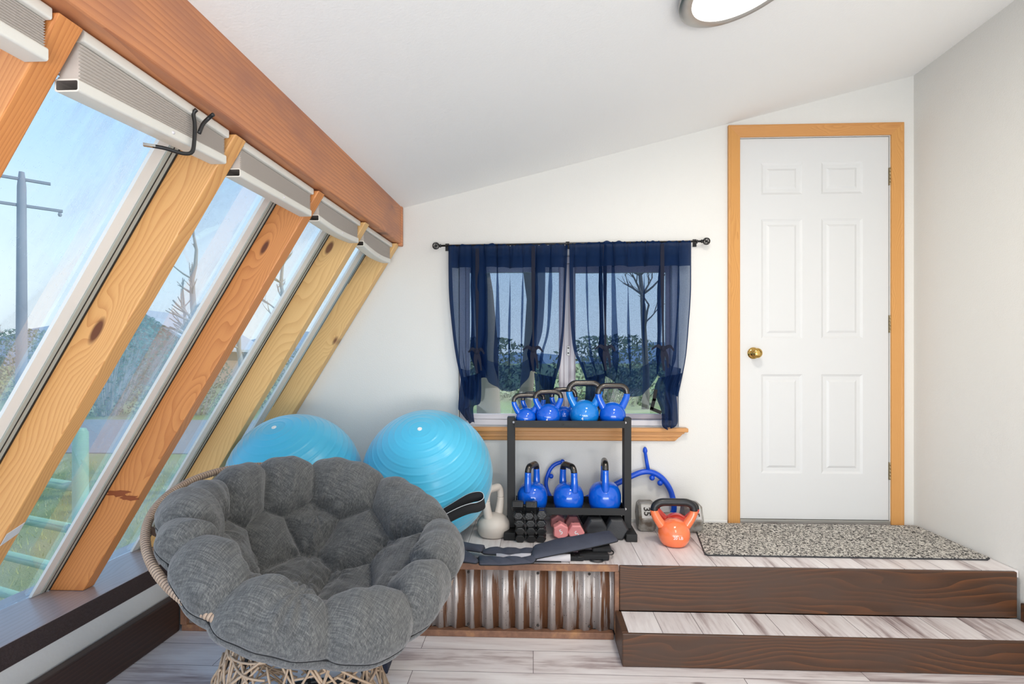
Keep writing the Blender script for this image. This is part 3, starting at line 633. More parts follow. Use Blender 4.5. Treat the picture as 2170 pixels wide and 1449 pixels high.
mb = MB(); pf = [(-.001, .805, 0), (-.030, .805, 0), (-.030, .797, .004), (-.024, .795, .010), (-.024, .780, .024), (-.017, .777, .028), (-.016, .760, .044), (-.010, .755, .050), (-.001, .755, .050)]
mb.prism([V((-.455 + i - ox, y, z - oz)) for y, z, i in pf], [V((.806 - i - ox, y, z - oz)) for y, z, i in pf]); build('window_apron', mb, M['oakx'], w)

# ------------------------------------------------------------------ curtain rod and tied curtains
ra, rb = V((-.505, 2.838, 1.806)), V((.895, 2.838, 1.818))
root = thing('curtain_rod', 'thin black curtain rod with caged ball ends above the window', 'curtain rod', ((ra + rb) / 2))
L = root.location
build('rod', MB().tube([ra - L, rb - L], .0055, 14), M['black'], root, smooth=True)
for p, sg in ((ra, -1), (rb, 1)):
    mb = MB(); c = p + V((sg * .020, 0, .0)) - L
    mb.lathe([(.006, -.006), (.009, -.003), (.009, .003), (.006, .006)], 14, T=Matrix.Translation(p - L + V((-sg * .004, 0, 0))) @ Matrix.Rotation(PI / 2, 4, 'Y'))
    for k in range(6):
        a = PI * k / 6; ring_ = [c + V((.018 * math.cos(t), .018 * math.sin(t) * math.cos(a), .018 * math.sin(t) * math.sin(a))) for t in np.linspace(0, 2 * PI, 24, endpoint=False)]
        mb.tube(ring_, .0016, 6, closed=True)
    mb.tube([c + V((0, .018 * math.cos(t), .018 * math.sin(t))) for t in np.linspace(0, 2 * PI, 24, endpoint=False)], .0016, 6, closed=True)
    mb.sphere(c, .007, 10, 8); build('rod_finial', mb, M['black'], root, smooth=True)
for xx in (.186, -.47, .865):
    zz = 1.806 + (xx + .505) * .0086
    mb = MB().box(-.004, .004, 0, YW - 2.838 - .001, -.004, .004).box(-.01, .01, YW - 2.838 - .004, YW - 2.838 - .001, -.02, .02).tube([(0, .0, -.010), (0, -.008, -.002), (0, -.007, .006)], .003, 8)
    build('rod_bracket', mb, M['black'], root, Matrix.Translation(V((xx, 2.838, zz)) - L))

def curtain(rows, label, seed, tails, knots):
    rows = [list(r) for r in rows]; R = random.Random(seed)
    base = np.array(rows)                                     # 6 x 9 x 2
    back = base[5] + (base[2] - base[5]) * .42; back2 = base[5] + (base[2] - base[5]) * .12
    ctrl = np.concatenate([base, back2[None], back[None]], 0)
    NU, NV = 240, 170
    rr = np.stack([catmull(ctrl[i], NU) for i in range(ctrl.shape[0])])          # rows x NU x 2
    g = np.stack([catmull(rr[:, j], NV) for j in range(NU)], 1)                  # NV x NU x 2
    u = np.linspace(0, 1, NU)[None, :]; v = np.linspace(0, 1, NV)[:, None]; vr = v * (ctrl.shape[0] - 1)
    ph = [R.uniform(0, 6.28) for _ in range(8)]
    fold = .5 * np.sin(2 * PI * 7 * u + ph[0] + .6 * np.sin(3 * v + ph[1])) + .35 * np.sin(2 * PI * 12.3 * u + ph[2] + .5 * v) + .3 * np.sin(2 * PI * 3.1 * u + ph[3] - v)
    env = .7 + 1.5 * np.exp(-((u - .5) / .28) ** 2)
    amp = .0035 + .009 * np.clip(vr / 2, 0, 1) * (1 - .35 * np.clip((vr - 3) / 2, 0, 1))
    y = 2.828 - fold * amp * env
    y += .0035 * np.sin(2 * PI * 34 * u + 3 * np.sin(9 * u + ph[4])) * np.exp(-((vr) / .35) ** 2)
    for c_ in (.25, .75): y += .012 * np.exp(-((u - c_) / .05) ** 2) * np.exp(-((vr - 3.2) / .8) ** 2) 
    sw = np.clip((u - .27) / .08, 0, 1) * np.clip((.73 - u) / .08, 0, 1)
    y -= .030 * sw * np.exp(-((vr - 4.6) / 1.1) ** 2)
    y += np.where(vr > 5, .016 * np.clip((vr - 5) * 1.5, 0, 1) , 0)
    y = np.minimum(y, 2.874)
    th_ = 2 * PI * (8.5 * u + .35 * np.sin(5 * u + ph[6])) + ph[0]; gz = np.clip(.45 + vr / 1.6, 0, 1) * np.clip((5.4 - vr) / 2.2, .25, 1)
    a_ = (.025 + .010 * np.sin(11 * u + ph[7]) + .004 * np.sin(4 * v * 3 + 9 * u)) * gz * np.sin(PI * np.clip(u * 1.0, 0, 1)) ** .4
    X = g[..., 0] + a_ * np.sin(th_); y = y - .9 * a_ * np.cos(th_); y = np.minimum(y, 2.874); Z = g[..., 1].copy()
    Z += np.exp(-(vr / .10) ** 2) * .0035 * np.sin(2 * PI * 27 * u + 4 * np.sin(7 * u + ph[5]))
    cx = float(X.mean()); root = thing('tie_up_curtain', label, 'curtain', (cx, 2.83, 1.80), 0, 'navy sheer tie-up curtains'); L = root.location
    me = bpy.data.meshes.new('curtain_cloth')
    P_ = np.stack([X - L.x, y + 0 * X - L.y, Z - L.z], -1).reshape(-1, 3)
    idx = np.arange(NU * NV).reshape(NV, NU)
    fc = np.stack([idx[:-1, :-1], idx[1:, :-1], idx[1:, 1:], idx[:-1, 1:]], -1).reshape(-1, 4)
    me.from_pydata(P_.tolist(), [], fc.tolist()); uvl = me.uv_layers.new(name='UVMap')
    uu = np.broadcast_to(u, (NV, NU)).ravel(); vv = np.broadcast_to(v, (NV, NU)).ravel(); lv = np.zeros(len(me.loops), dtype=np.int32); me.loops.foreach_get('vertex_index', lv)
    uvl.data.foreach_set('uv', np.stack([uu[lv], vv[lv]], -1).ravel()); me.update()
    link('curtain_cloth', me, M['sheer'], root, None, True)
    for tl in tails:                                          # gathered tails below the ties: left/right edge pairs from top to bottom
        T = np.array(tl); Lp = catmull(T[0::2], 50); Rp = catmull(T[1::2], 50); n = 40; P2 = []
        for i in range(50):
            for k in range(n):
                f = k / (n - 1); x, z = Lp[i] * (1 - f) + Rp[i] * f; sg = i / 49
                P2.append((x - L.x, 2.812 - .014 * math.sin(2 * PI * 2.3 * f + 2.6 * sg + seed) - .006 * math.sin(2 * PI * 5 * f - 4 * sg) - L.y, z + .006 * math.sin(9 * f + seed) * sg - L.z))
        fc = [(i * n + k, (i + 1) * n + k, (i + 1) * n + k + 1, i * n + k + 1) for i in range(49) for k in range(n - 1)]
        me = bpy.data.meshes.new('curtain_tail'); me.from_pydata(P2, [], fc); me.update(); o = link('curtain_tail', me, M['sheer_tail'], root, None, True)
    for kx, kz, s_ in knots:                                  # bow: knot, two loops, two hanging ends and the ribbon above
        mb = MB(); c = V((kx, 2.792, kz)) - L
        mb.sphere(c, .016, 14, 10, sc=(.9, .8, 1.1))
        def ribbon(pts, w):
            q = catmull(pts, 20); n0 = len(mb.v)
            for i, p in enumerate(q):
                ww = w * (.5 + .5 * math.sin(PI * min(1, .25 + i / 19)))
                a = q[min(i + 1, 19)] - q[max(i - 1, 0)]; t = V((a[0], 0, a[2])).normalized(); nx_ = V((-t.z, 0, t.x))
                for dd in (-1, 1):
                    for yy in (-.001, .001): pp = V(p) + nx_ * ww * dd * .5 + V((0, yy, 0)); mb.v.append(tuple(pp))
            for i in range(19):
                A = n0 + 4 * i; Bq = A + 4; mb.f += [(A, A + 2, Bq + 2, Bq), (A + 1, Bq + 1, Bq + 3, A + 3), (A, Bq, Bq + 1, A + 1), (A + 2, A + 3, Bq + 3, Bq + 2)]; mb.m += [0] * 4
        ribbon([c + V((-.005, 0, .0)), c + V((-.03 * s_, -.012, .014)), c + V((-.055 * s_, -.004, -.004))], .018)
        ribbon([c + V((.005, 0, .0)), c + V((.028 * s_, -.012, .012)), c + V((.05 * s_, -.004, -.012))], .018)
        ribbon([c, c + V((-.006, -.012, -.05)), c + V((.002, -.006, -.115))], .022)
        ribbon([c, c + V((.016, -.014, -.045)), c + V((.024, -.006, -.10))], .018)
        ribbon([c + V((0, .02, .55)), c + V((0, .018, .3)), c + V((0, .0, .0))], .020)
        build('fabric_tie', mb, M['tie'], root, smooth=False)
    return root
CL = [[(-0.456,1.803),(-0.380,1.808),(-0.299,1.804),(-0.215,1.811),(-0.126,1.803),(-0.038,1.807),(0.045,1.804),(0.121,1.806),(0.183,1.803)],
[(-0.451,1.552),(-0.375,1.552),(-0.293,1.551),(-0.212,1.551),(-0.126,1.551),(-0.040,1.550),(0.040,1.550),(0.115,1.549),(0.173,1.549)],
[(-0.433,1.349),(-0.367,1.349),(-0.293,1.349),(-0.212,1.349),(-0.131,1.349),(-0.046,1.348),(0.028,1.348),(0.105,1.348),(0.163,1.348)],
[(-0.416,1.222),(-0.354,1.202),(-0.299,1.235),(-0.222,1.192),(-0.131,1.172),(-0.051,1.184),(-0.000,1.242),(0.075,1.210),(0.146,1.184)],
[(-0.395,1.121),(-0.339,1.096),(-0.283,1.159),(-0.207,1.109),(-0.126,1.083),(-0.056,1.109),(-0.000,1.197),(0.063,1.109),(0.126,1.109)],
[(-0.367,0.999),(-0.321,0.982),(-0.273,1.096),(-0.202,1.050),(-0.121,1.023),(-0.056,1.058),(-0.000,1.134),(0.055,1.041),(0.095,0.996)]]
CR = [[(0.191,1.808),(0.271,1.812),(0.363,1.816),(0.438,1.818),(0.525,1.815),(0.611,1.819),(0.686,1.813),(0.765,1.818),(0.831,1.817)],
[(0.193,1.549),(0.276,1.548),(0.368,1.548),(0.445,1.548),(0.530,1.547),(0.609,1.547),(0.678,1.546),(0.762,1.546),(0.829,1.546)],
[(0.201,1.348),(0.283,1.348),(0.373,1.347),(0.450,1.347),(0.530,1.347),(0.604,1.347),(0.676,1.347),(0.752,1.347),(0.814,1.346)],
[(0.216,1.235),(0.301,1.210),(0.373,1.242),(0.455,1.184),(0.537,1.159),(0.611,1.177),(0.673,1.242),(0.742,1.209),(0.801,1.222)],
[(0.251,1.159),(0.321,1.134),(0.378,1.184),(0.463,1.109),(0.537,1.072),(0.611,1.110),(0.668,1.185),(0.728,1.135),(0.784,1.097)],
[(0.288,1.059),(0.338,1.059),(0.386,1.109),(0.455,1.034),(0.525,0.997),(0.604,1.035),(0.658,1.122),(0.703,1.035),(0.762,0.998)]]
curtain(CL, 'left navy sheer curtain tied up in two places, its tail behind the blue ball', 1,
        [[(-0.384,1.096),(-0.277,1.121),(-0.399,0.944),(-0.282,0.970),(-0.391,0.914),(-0.320,0.940),(-0.353,0.861),(-0.313,0.854)],
         [(0.005,1.122),(0.120,1.097),(0.015,0.996),(0.100,0.984),(0.025,0.896),(0.088,0.896)]], [(-.298, 1.235, .8), (0.0, 1.245, 1)])
curtain(CR, 'right navy sheer curtain tied up in two places, its long tail hanging over the sill', 4,
        [[(0.282,1.097),(0.384,1.122),(0.275,0.984),(0.362,0.972),(0.265,0.872),(0.330,0.872)],
         [(0.661,1.097),(0.786,1.122),(0.641,1.028),(0.754,1.028),(0.676,0.923),(0.754,0.949),(0.678,0.849),(0.754,0.862),(0.700,0.829),(0.732,0.837)]], [(.378, 1.25, 1), (.678, 1.25, 1.1)])
mb = MB(); P_ = [(0.640, 1.028), (.632, .98), (0.620, 0.935), (0.666, 0.916)]
for a, b_ in zip(P_[:-1], P_[1:]):
    A, B_ = V((a[0], 0, a[1])), V((b_[0], 0, b_[1])); t = (B_ - A).normalized(); n_ = V((-t.z, 0, t.x)) * .009; A -= t * .008; B_ += t * .004
    q = [A + n_, A - n_, B_ - n_, B_ + n_]; mb.prism([p + V((0, 2.800, 0)) for p in q], [p + V((0, 2.803, 0)) for p in q])
tag(build('black_strap', mb, M['black_cloth']), 'bent black webbing strap hanging below the right curtain tie beside its tail', 'strap')

# ------------------------------------------------------------------ ceiling light
e1 = V((1, 0, .2455)).normalized(); nrm = V((-.2455, 0, 1)).normalized(); e2 = nrm.cross(e1)
pc = V((-.707, 0, 2.026)); pc = pc + e1 * (1.175 - pc.dot(e1)); pc = V((pc.x, 1.625, pc.z))
R_ = Matrix((e1, e2, nrm)).transposed().to_4x4()
root = thing('ceiling_light', 'round flush ceiling light with a brushed metal rim and glowing lens', 'light', pc)
build('metal_rim', MB().lathe([(.17, -.001), (.186, -.003), (.186, -.008), (.192, -.012), (.192, -.016), (.196, -.020), (.196, -.030), (.188, -.034), (.158, -.035), (.158, -.028)], 64, T=R_, cap=False), M['nickel'], root, auto=30)
build('lamp_lens', MB().lathe([(.0005, -.033), (.06, -.0328), (.12, -.032), (.159, -.029), (.159, -.006), (.0005, -.005)], 64, T=R_), M['lens'], root)

# ------------------------------------------------------------------ exercise balls
def ball(loc, r, ax, label, spin):
    root = thing('exercise_ball', label, 'exercise ball', (loc[0], loc[1], loc[2] - r), 0, 'light blue exercise balls')
    prof = []; n = 260; ridges = [.16, .27, .38, .49, .60, .71, .82, .93, 1.04, 1.15, 1.26, 1.37, 1.57, 1.77, 1.88, 1.99, 2.10, 2.21, 2.32, 2.43, 2.54, 2.65, 2.76, 2.87]
    for i in range(n + 1):
        th = PI * i / n; dr = sum(.0022 * math.exp(-((th - q) / .010) ** 2) for q in ridges)
        prof.append(((r + dr) * max(math.sin(th), 1e-4), (r + dr) * math.cos(th)))
    q_ = V(ax).normalized().to_track_quat('Z', 'Y').to_matrix().to_4x4()
    build('ball_skin', MB().lathe(prof, 120, T=None, cap=False), M['ball'], root, Matrix.Translation((0, 0, r)) @ q_, smooth=True)
    mb = MB().lathe([(.0005, .0035), (.003, .0035), (.0034, .0015), (.006, .0015), (.0075, .003), (.010, .003), (.011, .0)], 24)
    build('air_plug', mb, M['spacer'], root, Matrix.Translation((0, 0, r)) @ q_ @ Matrix.Translation((0, 0, r - .0008)), auto=40)
ball((-.512, 2.563, ZP + .313), .313, (.0, -.62, .80), 'right exercise ball with the white air plug towards the camera, beside the cream kettlebell', 0)
ball((-1.127, 2.47, ZP + .306), .306, (-.10, -.5, .88), 'left exercise ball behind the wicker hoop, against the sloping rafters', 0)

# ------------------------------------------------------------------ papasan chair and cushion
root = thing('papasan_chair', 'round wicker papasan chair frame with a woven base, under the grey cushion', 'chair', (-.73, 1.62, 0)); L = root.location
ring_c = V((-.668, 1.61, .67)) - V((.34, -.145, .93)) * .019; tn, az = .38, -.40
rn = V((math.sin(tn) * math.cos(az), math.sin(tn) * math.sin(az), math.cos(tn))); ru = V((0, 1, 0)).cross(rn).normalized(); rv = rn.cross(ru)
RR = .44
def rp(t, k=1.0, h=0.0): return ring_c + (ru * math.cos(t) + rv * math.sin(t)) * RR * k + rn * h - L
mb = MB(); NT = 1920; pts = [(RR * math.cos(2 * PI * i / NT), RR * math.sin(2 * PI * i / NT), 0) for i in range(NT)]
Mring = Matrix.Translation(ring_c - L) @ Matrix((ru, rv, rn)).transposed().to_4x4()
mb.tube(pts, [.0096 + .0024 * abs(math.sin(PI * i / NT * 300)) for i in range(NT)], 10, closed=True)
hoop = build('hoop', mb, M['wrap'], root, Mring, smooth=True)
mb = MB()
for k in range(10):
    t0 = 2 * PI * k / 10 + .25
    mb.tube(catmull([rp(t0, .99, -.005), rp(t0, .93, -.05), rp(t0, .80, -.13), rp(t0, .55, -.215), rp(t0, .35, -.255), rp(t0, .2, -.27)], 16), .008, 8)
mb.tube([rp(2 * PI * i / 60, .6, -.20) for i in range(60)], .008, 8, closed=True); mb.tube([rp(2 * PI * i / 60, .33, -.257) for i in range(60)], .008, 8, closed=True)
build('bowl_frame', mb, M['wicker_dk'], root, smooth=True)
mb = MB(); t0 = 3.75; mb.tube([rp(t0, .985, 0), rp(t0, .90, -.022)], .009, 10); build('hoop_peg', mb, M['wicker_dk'], root, smooth=True)
def br(z):                                        # base radius by height
    f = 1 - z / .40; return .155 + .150 * (f ** .8 if f > 0 else 0)
mb = MB(); R4 = random.Random(8)
for k in range(150):
    a0 = R4.uniform(0, 2 * PI); da = R4.choice([-1, 1]) * R4.uniform(.25, 1.5); z0, z1 = (R4.uniform(.0, .2), R4.uniform(.2, .40)) if k % 5 else (R4.uniform(.02, .38),) * 2
    if k % 5 == 0: da *= 1.6; z1 = min(.4, max(0.01, z0 + R4.uniform(-.05, .05)))
    dr = R4.uniform(-.004, .010); w0 = R4.uniform(-.02, .02)
    pts = []
    for i in range(15):
        f = i / 14; z = z0 + (z1 - z0) * f + w0 * math.sin(PI * f); r = br(z) + dr + .004 * math.sin(f * 7 + k)
        pts.append((r * math.cos(a0 + da * f), r * math.sin(a0 + da * f), max(z, .006)))
    mb.tube(pts, .0035, 6)
build('woven_base', mb, M['wicker'], root, smooth=True)
mb = MB()
for z in (.012, .395): mb.tube([(br(z) * math.cos(t), br(z) * math.sin(t), z) for t in np.linspace(0, 2 * PI, 60, endpoint=False)], .010, 8, closed=True)
for k in range(8):
    a = 2 * PI * k / 8 + .3; mb.tube([((br(z) - .012) * math.cos(a), (br(z) - .012) * math.sin(a), z) for z in (.012, .1, .2, .3, .395)], .005, 8)
build('base_ribs', mb, M['black'], root, smooth=True)

prof = [(0, -.215), (.10, -.205), (.20, -.165), (.275, -.10), (.325, -.03), (.36, .025), (.40, .055), (.445, .045), (.48, .005), (.492, -.05), (.47, -.095), (.40, -.125), (.28, -.18), (.15, -.25), (0, -.27)]
NR, NP_ = 260, 620
pp = catmull(prof, NR); pp[:, 0] = np.abs(pp[:, 0]); arc = np.concatenate([[0], np.cumsum(np.linalg.norm(np.diff(pp, axis=0), axis=1))])
KR = [-0.08, -0.026, 0.015, -0.035, -0.085, -0.062, -0.05, -0.023]; KZ = [0.062, 0.008, -0.011, -0.027, -0.033, 0.083, 0.01, -0.01]
def per(k, ph):
    k = np.array(k); n = len(k); x = (ph % (2 * np.pi)) / (2 * np.pi) * n; i = np.floor(x).astype(int); f = x - i; f = f * f * (3 - 2 * f); return k[i % n] * (1 - f) + k[(i + 1) % n] * f
def cush_local(ph, r, z):
    w_ = np.clip(r / .475, 0, 1) ** 2; r2 = r * (1 + per(KR, ph) * w_); return np.stack([r2 * np.cos(ph), r2 * np.sin(ph), z + per(KZ, ph) * w_], -1)
PH, RI = np.meshgrid(np.linspace(0, 2 * np.pi, NP_, endpoint=False), np.arange(NR), indexing='ij')
base = cush_local(PH, pp[RI, 0], pp[RI, 1])
def at_arc(ph, a): return cush_local(np.array(ph), np.interp(a, arc, pp[:, 0]), np.interp(a, arc, pp[:, 1]))
cells = [(3.84,0.547),(3.30,0.485),(2.90,0.440),(2.34,0.405),(1.85,0.417),(1.01,0.485),(0.12,0.514),(5.95,0.603),(5.50,0.545),(4.88,0.62),(4.28,0.607),(4.05,0.622),(2.60,0.229),(1.36,0.238),(2.08,0.274),(2.37,0.068),(3.44,0.283),(0.40,0.145),(4.5,.33),(0.40,0.291),(5.3,.30)]
S_ = np.array([at_arc(*c) for c in cells])
D2 = ((base[..., None, :] - S_) ** 2).sum(-1); order = np.argsort(D2, -1)[..., :2]
d1 = np.take_along_axis(D2, order[..., :1], -1)[..., 0]; 
Dn = D2.copy(); s1 = S_[order[..., 0]]
sep = np.linalg.norm(s1[..., None, :] - S_, axis=-1); eb = (D2 - d1[..., None]) / (2 * np.maximum(sep, 1e-6)); eb[sep < 1e-6] = 9; edge = eb.min(-1)
aw = arc[RI]; fade = np.clip((.76 - aw) / .12, 0, 1)
kk = 1 - .62 * np.clip((aw - .46) / .16, 0, 1); puff = .042 - .046 * kk * np.exp(-edge / .024) + .010 * np.clip(edge / .08, 0, 1)
buttons = [(2.02,0.145),(4.96,0.520),(6.25,0.417),(3.44,0.378),(2.01,0.324),(0.80,0.332),(0.91,0.107),(3.39,0.154)]
dim = np.zeros_like(edge)
wr = np.zeros_like(edge)
for b_ in buttons:
    c_ = at_arc(*b_); dv = base - c_; dd = np.linalg.norm(dv, axis=-1); dim += .022 * np.exp(-(dd / .030) ** 2)
    an = np.arctan2(dv[..., 1], dv[..., 0]); wr += .005 * np.sin(an * 9 + b_[0] * 5) * np.exp(-((dd - .045) / .035) ** 2)
gph = np.roll(base, -1, 0) - np.roll(base, 1, 0); gr = np.gradient(base, axis=1); nr_ = np.cross(gph, gr); nr_ /= np.maximum(np.linalg.norm(nr_, axis=-1, keepdims=True), 1e-9)
if nr_[:, 60, 2].mean() < 0: nr_ = -nr_
lump = .004 * np.sin(5 * PH + 9 * aw) * np.sin(14 * aw + 2 * np.sin(3 * PH)) + .0025 * np.sin(31 * PH + 22 * aw) * np.clip((aw - .35) / .1, 0, 1)
seam = -.004 * np.exp(-((aw - .665) / .006) ** 2)
disp = (puff - .016 - dim + wr + lump) * fade + seam
cz_ = np.clip(pp[RI, 0] / .03, 0, 1)
loc_ = base + nr_ * (disp * cz_ + (1 - cz_) * .012)[..., None]
t_, a_ = .378, -.472; Sc = .905; cn_ = V((math.sin(t_) * math.cos(a_), math.sin(t_) * math.sin(a_), math.cos(t_))); cx_ = V((0, 1, 0)).cross(cn_).normalized(); cy_ = cn_.cross(cx_)
Mc = Matrix.Translation((-.646, 1.593, .661)) @ Matrix((cx_, cy_, cn_)).transposed().to_4x4() @ Matrix.Scale(Sc, 4)
idx = np.arange(NP_ * NR).reshape(NP_, NR); nx_ = np.roll(idx, -1, 0)
fc = np.stack([idx[:, :-1], nx_[:, :-1], nx_[:, 1:], idx[:, 1:]], -1).reshape(-1, 4)
me = bpy.data.meshes.new('chair_cushion'); me.from_pydata(loc_.reshape(-1, 3).tolist(), [], fc.tolist()); me.update()
import bmesh
bm = bmesh.new(); bm.from_mesh(me); bmesh.ops.remove_doubles(bm, verts=bm.verts, dist=1e-4); bmesh.ops.recalc_face_normals(bm, faces=bm.faces); bm.to_mesh(me); bm.free()
croot = thing('chair_cushion', 'big tufted dark grey round cushion lying in the wicker papasan chair', 'cushion', (-.646, 1.62, .653))
link('cushion_cover', me, M['linen'], croot, Matrix.Translation(-croot.location) @ Mc, True)
mb = MB(); ai = int(np.argmin(np.abs(arc - .665)))
mb.tube([loc_[i, ai] for i in range(0, NP_, 4)], .0022, 6, closed=True); build('seam_piping', mb, M['black_cloth'], croot, Matrix.Translation(-croot.location) @ Mc, smooth=True)

# ------------------------------------------------------------------ navy block behind the chair
tag(build('foam_block', MB().box(-.0235, .0235, -.05, .05, 0, .26), M['block'], None, Matrix.Translation((-.578, 2.035, 0.0005)) @ Matrix.Rotation(.06, 4, 'Z'), bevel=.004),
    'narrow upright dark navy block on the floor behind the papasan chair', 'block')

# ------------------------------------------------------------------ kettlebell rack
RX0, RX1, RY0, RY1 = -.130, .484, 2.553, 2.85
root = thing('kettlebell_rack', 'black steel two tier rack holding blue kettlebells under the window', 'rack', ((RX0 + RX1) / 2, 2.69, ZP)); L = root.location
K_ = lambda *a: MB().box(a[0] - L.x, a[1] - L.x, a[2] - L.y, a[3] - L.y, a[4] - L.z, a[5] - L.z)
for x0, x1, sg in ((RX0, RX0 + .038, -1), (RX1 - .035, RX1, 1)):
    build('upright', K_(x0, x1, 2.635, 2.70, ZP + .0375, .905), M['rack'], root, bevel=.002)
    fx0, fx1 = (x0 - .012, x1 + .006) if sg < 0 else (x0 - .004, x1 + .014)
    build('foot', K_(fx0, fx1, RY0, RY1, ZP + .0005, ZP + .037), M['rack'], root, bevel=.003)
def tray(z_lip, z_floor, y0, y1):
    mb = K_(RX0 + .0385, RX1 - .0355, y0, y0 + .003, z_lip - .034, z_lip)
    for a in ((RX0 + .0385, RX1 - .0355, y1 - .003, y1, z_floor - .003, z_lip + .004), (RX0 + .0385, RX1 - .0355, y0 + .003, y1 - .003, z_floor - .003, z_floor),
              (RX0 + .0385, RX0 + .0415, y0 + .003, y1 - .003, z_floor, z_lip), (RX1 - .0385, RX1 - .0355, y0 + .003, y1 - .003, z_floor, z_lip)):
        t_ = K_(*a); mb.add(t_.v, t_.f)
    t_ = build('tray', mb, M['rack'], root)
    for xx in (RX0 + .033, RX1 - .030):
        m2 = MB().lathe([(.006, 0), (.0055, .003), (.003, .0045)], 12, T=Matrix.Translation(V((xx, 2.634, z_lip - .012)) - L) @ Matrix.Rotation(PI / 2, 4, 'X')); build('bolt', m2, M['vinyl'], t_, auto=40)
    return t_
UT = tray(.893, .866, 2.60, 2.81); LT = tray(.467, .440, 2.60, 2.81)
text('rack_lettering', 'LIFELINE', .017, M['rack_logo'], UT, Matrix.Translation(V((.188, 2.5995, .876)) - L) @ FRONT @ Matrix.Shear('XZ', 4, (.0, .0)), bold=.0004)
mb = MB().tube([V((.1445 + .005 * math.sin(t), 2.5995, .876 + .0055 * math.cos(t))) - L for t in np.linspace(.6, 5.7, 16)], .0011, 6); build('rack_emblem', mb, M['rack_logo'], UT)

# ------------------------------------------------------------------ kettlebells
def kettlebell(loc, R, hw, hh, tr, rz, label, group, body, handle, sq=1.0, cut=.72, hornf=.42, mark=None, markm=None, belly=0.0):
    """R body radius, hw handle half width, hh handle top above body top, tr tube radius, cut: flat base at -cut*R"""
    root = thing('kettlebell', label, 'kettlebell', loc, rz, group); zc = cut * R; top = zc + R * sq
    pr = [(.0005, 0), (R * .60, 0), (R * .68, .002)]
    a0 = -math.asin(min(.98, cut)); 
    for i in range(26):
        a = a0 + .06 + (PI / 2 - a0 - .06) * i / 25; c_ = max(math.cos(a), .0005)
        rr = R * (c_ if not belly else c_ ** ((1 - belly * .45) if a > 0 else (1 - belly * .8))); rr = max(rr, .0005); zz = zc + R * sq * math.sin(a) if a > 0 else zc + R * math.sin(a)
        pr.append((rr, zz))
    bd = build('bell_body', MB().lathe(pr, 40), body, root, smooth=True)
    me = bd.data; me.set_sharp_from_angle(angle=math.radians(50))
    # arch path
    zs = zc + R * sq * .52; H = top + hh - tr
    bw = .60 if belly < .5 else .95; bw2 = .84 if belly < .5 else 1.0
    P = [(-hw * bw, 0, zs), (-hw * bw2, 0, zs + (H - zs) * .30), (-hw * .985, 0, zs + (H - zs) * .58), (-hw * .93, 0, zs + (H - zs) * .84), (-hw * .66, 0, H - .002), (-hw * .25, 0, H), (hw * .25, 0, H), (hw * .66, 0, H - .002), (hw * .93, 0, zs + (H - zs) * .84), (hw * .985, 0, zs + (H - zs) * .58), (hw * bw2, 0, zs + (H - zs) * .30), (hw * bw, 0, zs)]
    Q = catmull(P, 90); k0 = int(90 * hornf * .5)
    rad = [tr * (1 + .22 * max(0, 1 - min(i, 89 - i) / 16)) for i in range(90)]
    build('horn', MB().tube(Q[:k0 + 1], rad[:k0 + 1], 16), body, root, smooth=True); build('horn', MB().tube(Q[89 - k0:], rad[89 - k0:], 16), body, root, smooth=True)
    mb = MB(); mb.tube(Q[k0:90 - k0], [r * .955 for r in rad[k0:90 - k0]], 16); build('handle', mb, handle, root, smooth=True)
    if mark:
        for i, (mt, sz, mz, ma) in enumerate(mark):
            rr = R * math.cos(math.asin(max(-1, min(1, (mz * R) / R)))) + .0006
            p = Matrix.Rotation(ma, 4, 'Z') @ Matrix.Translation((0, -rr, zc + mz * R)) @ Matrix.Rotation(-math.asin(mz), 4, 'X') @ FRONT
            text('weight_mark', mt, sz, markm or M['mark'], bd, p)
    return root
UG = 'blue kettlebells on the upper tray of the rack'; LG = 'blue kettlebells on the lower tray of the rack'
zf = .8665
KU = [(-.037, 2.655, .050, .062, .074, .0125, .25, 'small blue kettlebell at the left front end of the upper tray', M['kb_blue'], '4'),
      (.075, 2.665, .062, .066, .072, .0135, .22, 'medium blue kettlebell, second from the left in front on the upper tray', M['kb_blue'], '4'),
      (.257, 2.680, .073, .078, .100, .0165, .12, 'largest, lighter azure blue kettlebell near the right of the upper tray', M['kb_azure'], '4'),
      (.399, 2.685, .066, .074, .098, .016, .12, 'blue kettlebell at the right end of the upper tray beside the azure one', M['kb_blue'], None),
      (.000, 2.755, .046, .058, .083, .012, .35, 'blue kettlebell mostly hidden behind the small one on the upper tray', M['kb_blue'], None),
      (.158, 2.765, .050, .062, .098, .013, .12, 'blue kettlebell in the back row between the medium and the azure kettlebells', M['kb_blue'], None)]
for x, y, R, hw, hh, tr, rz, lab, m, mk in KU:
    mk_ = [('- - -', R * .22, .05, -.35), (mk, R * .30, -.22, -.35)] if mk else None
    kettlebell((x, y, zf), R, hw, hh, tr, rz, lab, UG, m, M['steel'], cut=.70, mark=mk_)
for x, y, R, hw, hh, tr, rz, lab in ((-.005, 2.688, .077, .058, .104, .0165, 1.18, 'blue kettlebell at the left of the lower tray above the small black dumbbells'),
                             (.178, 2.688, .077, .058, .104, .0165, -1.12, 'blue kettlebell in the middle of the lower tray'),
                             (.360, 2.688, .082, .060, .115, .0165, 1.50, 'blue kettlebell at the right of the lower tray, its handle seen edge on')):
    kettlebell((x, y, .4405), R, hw, hh, tr, rz, lab, LG, M['kb_blue'], M['steel'], cut=.75, sq=.93, hornf=.50, belly=.75,
               mark=[('18', R * .3, -.3, .45)] if rz == 1.5 else None, markm=M['kb_blue'])
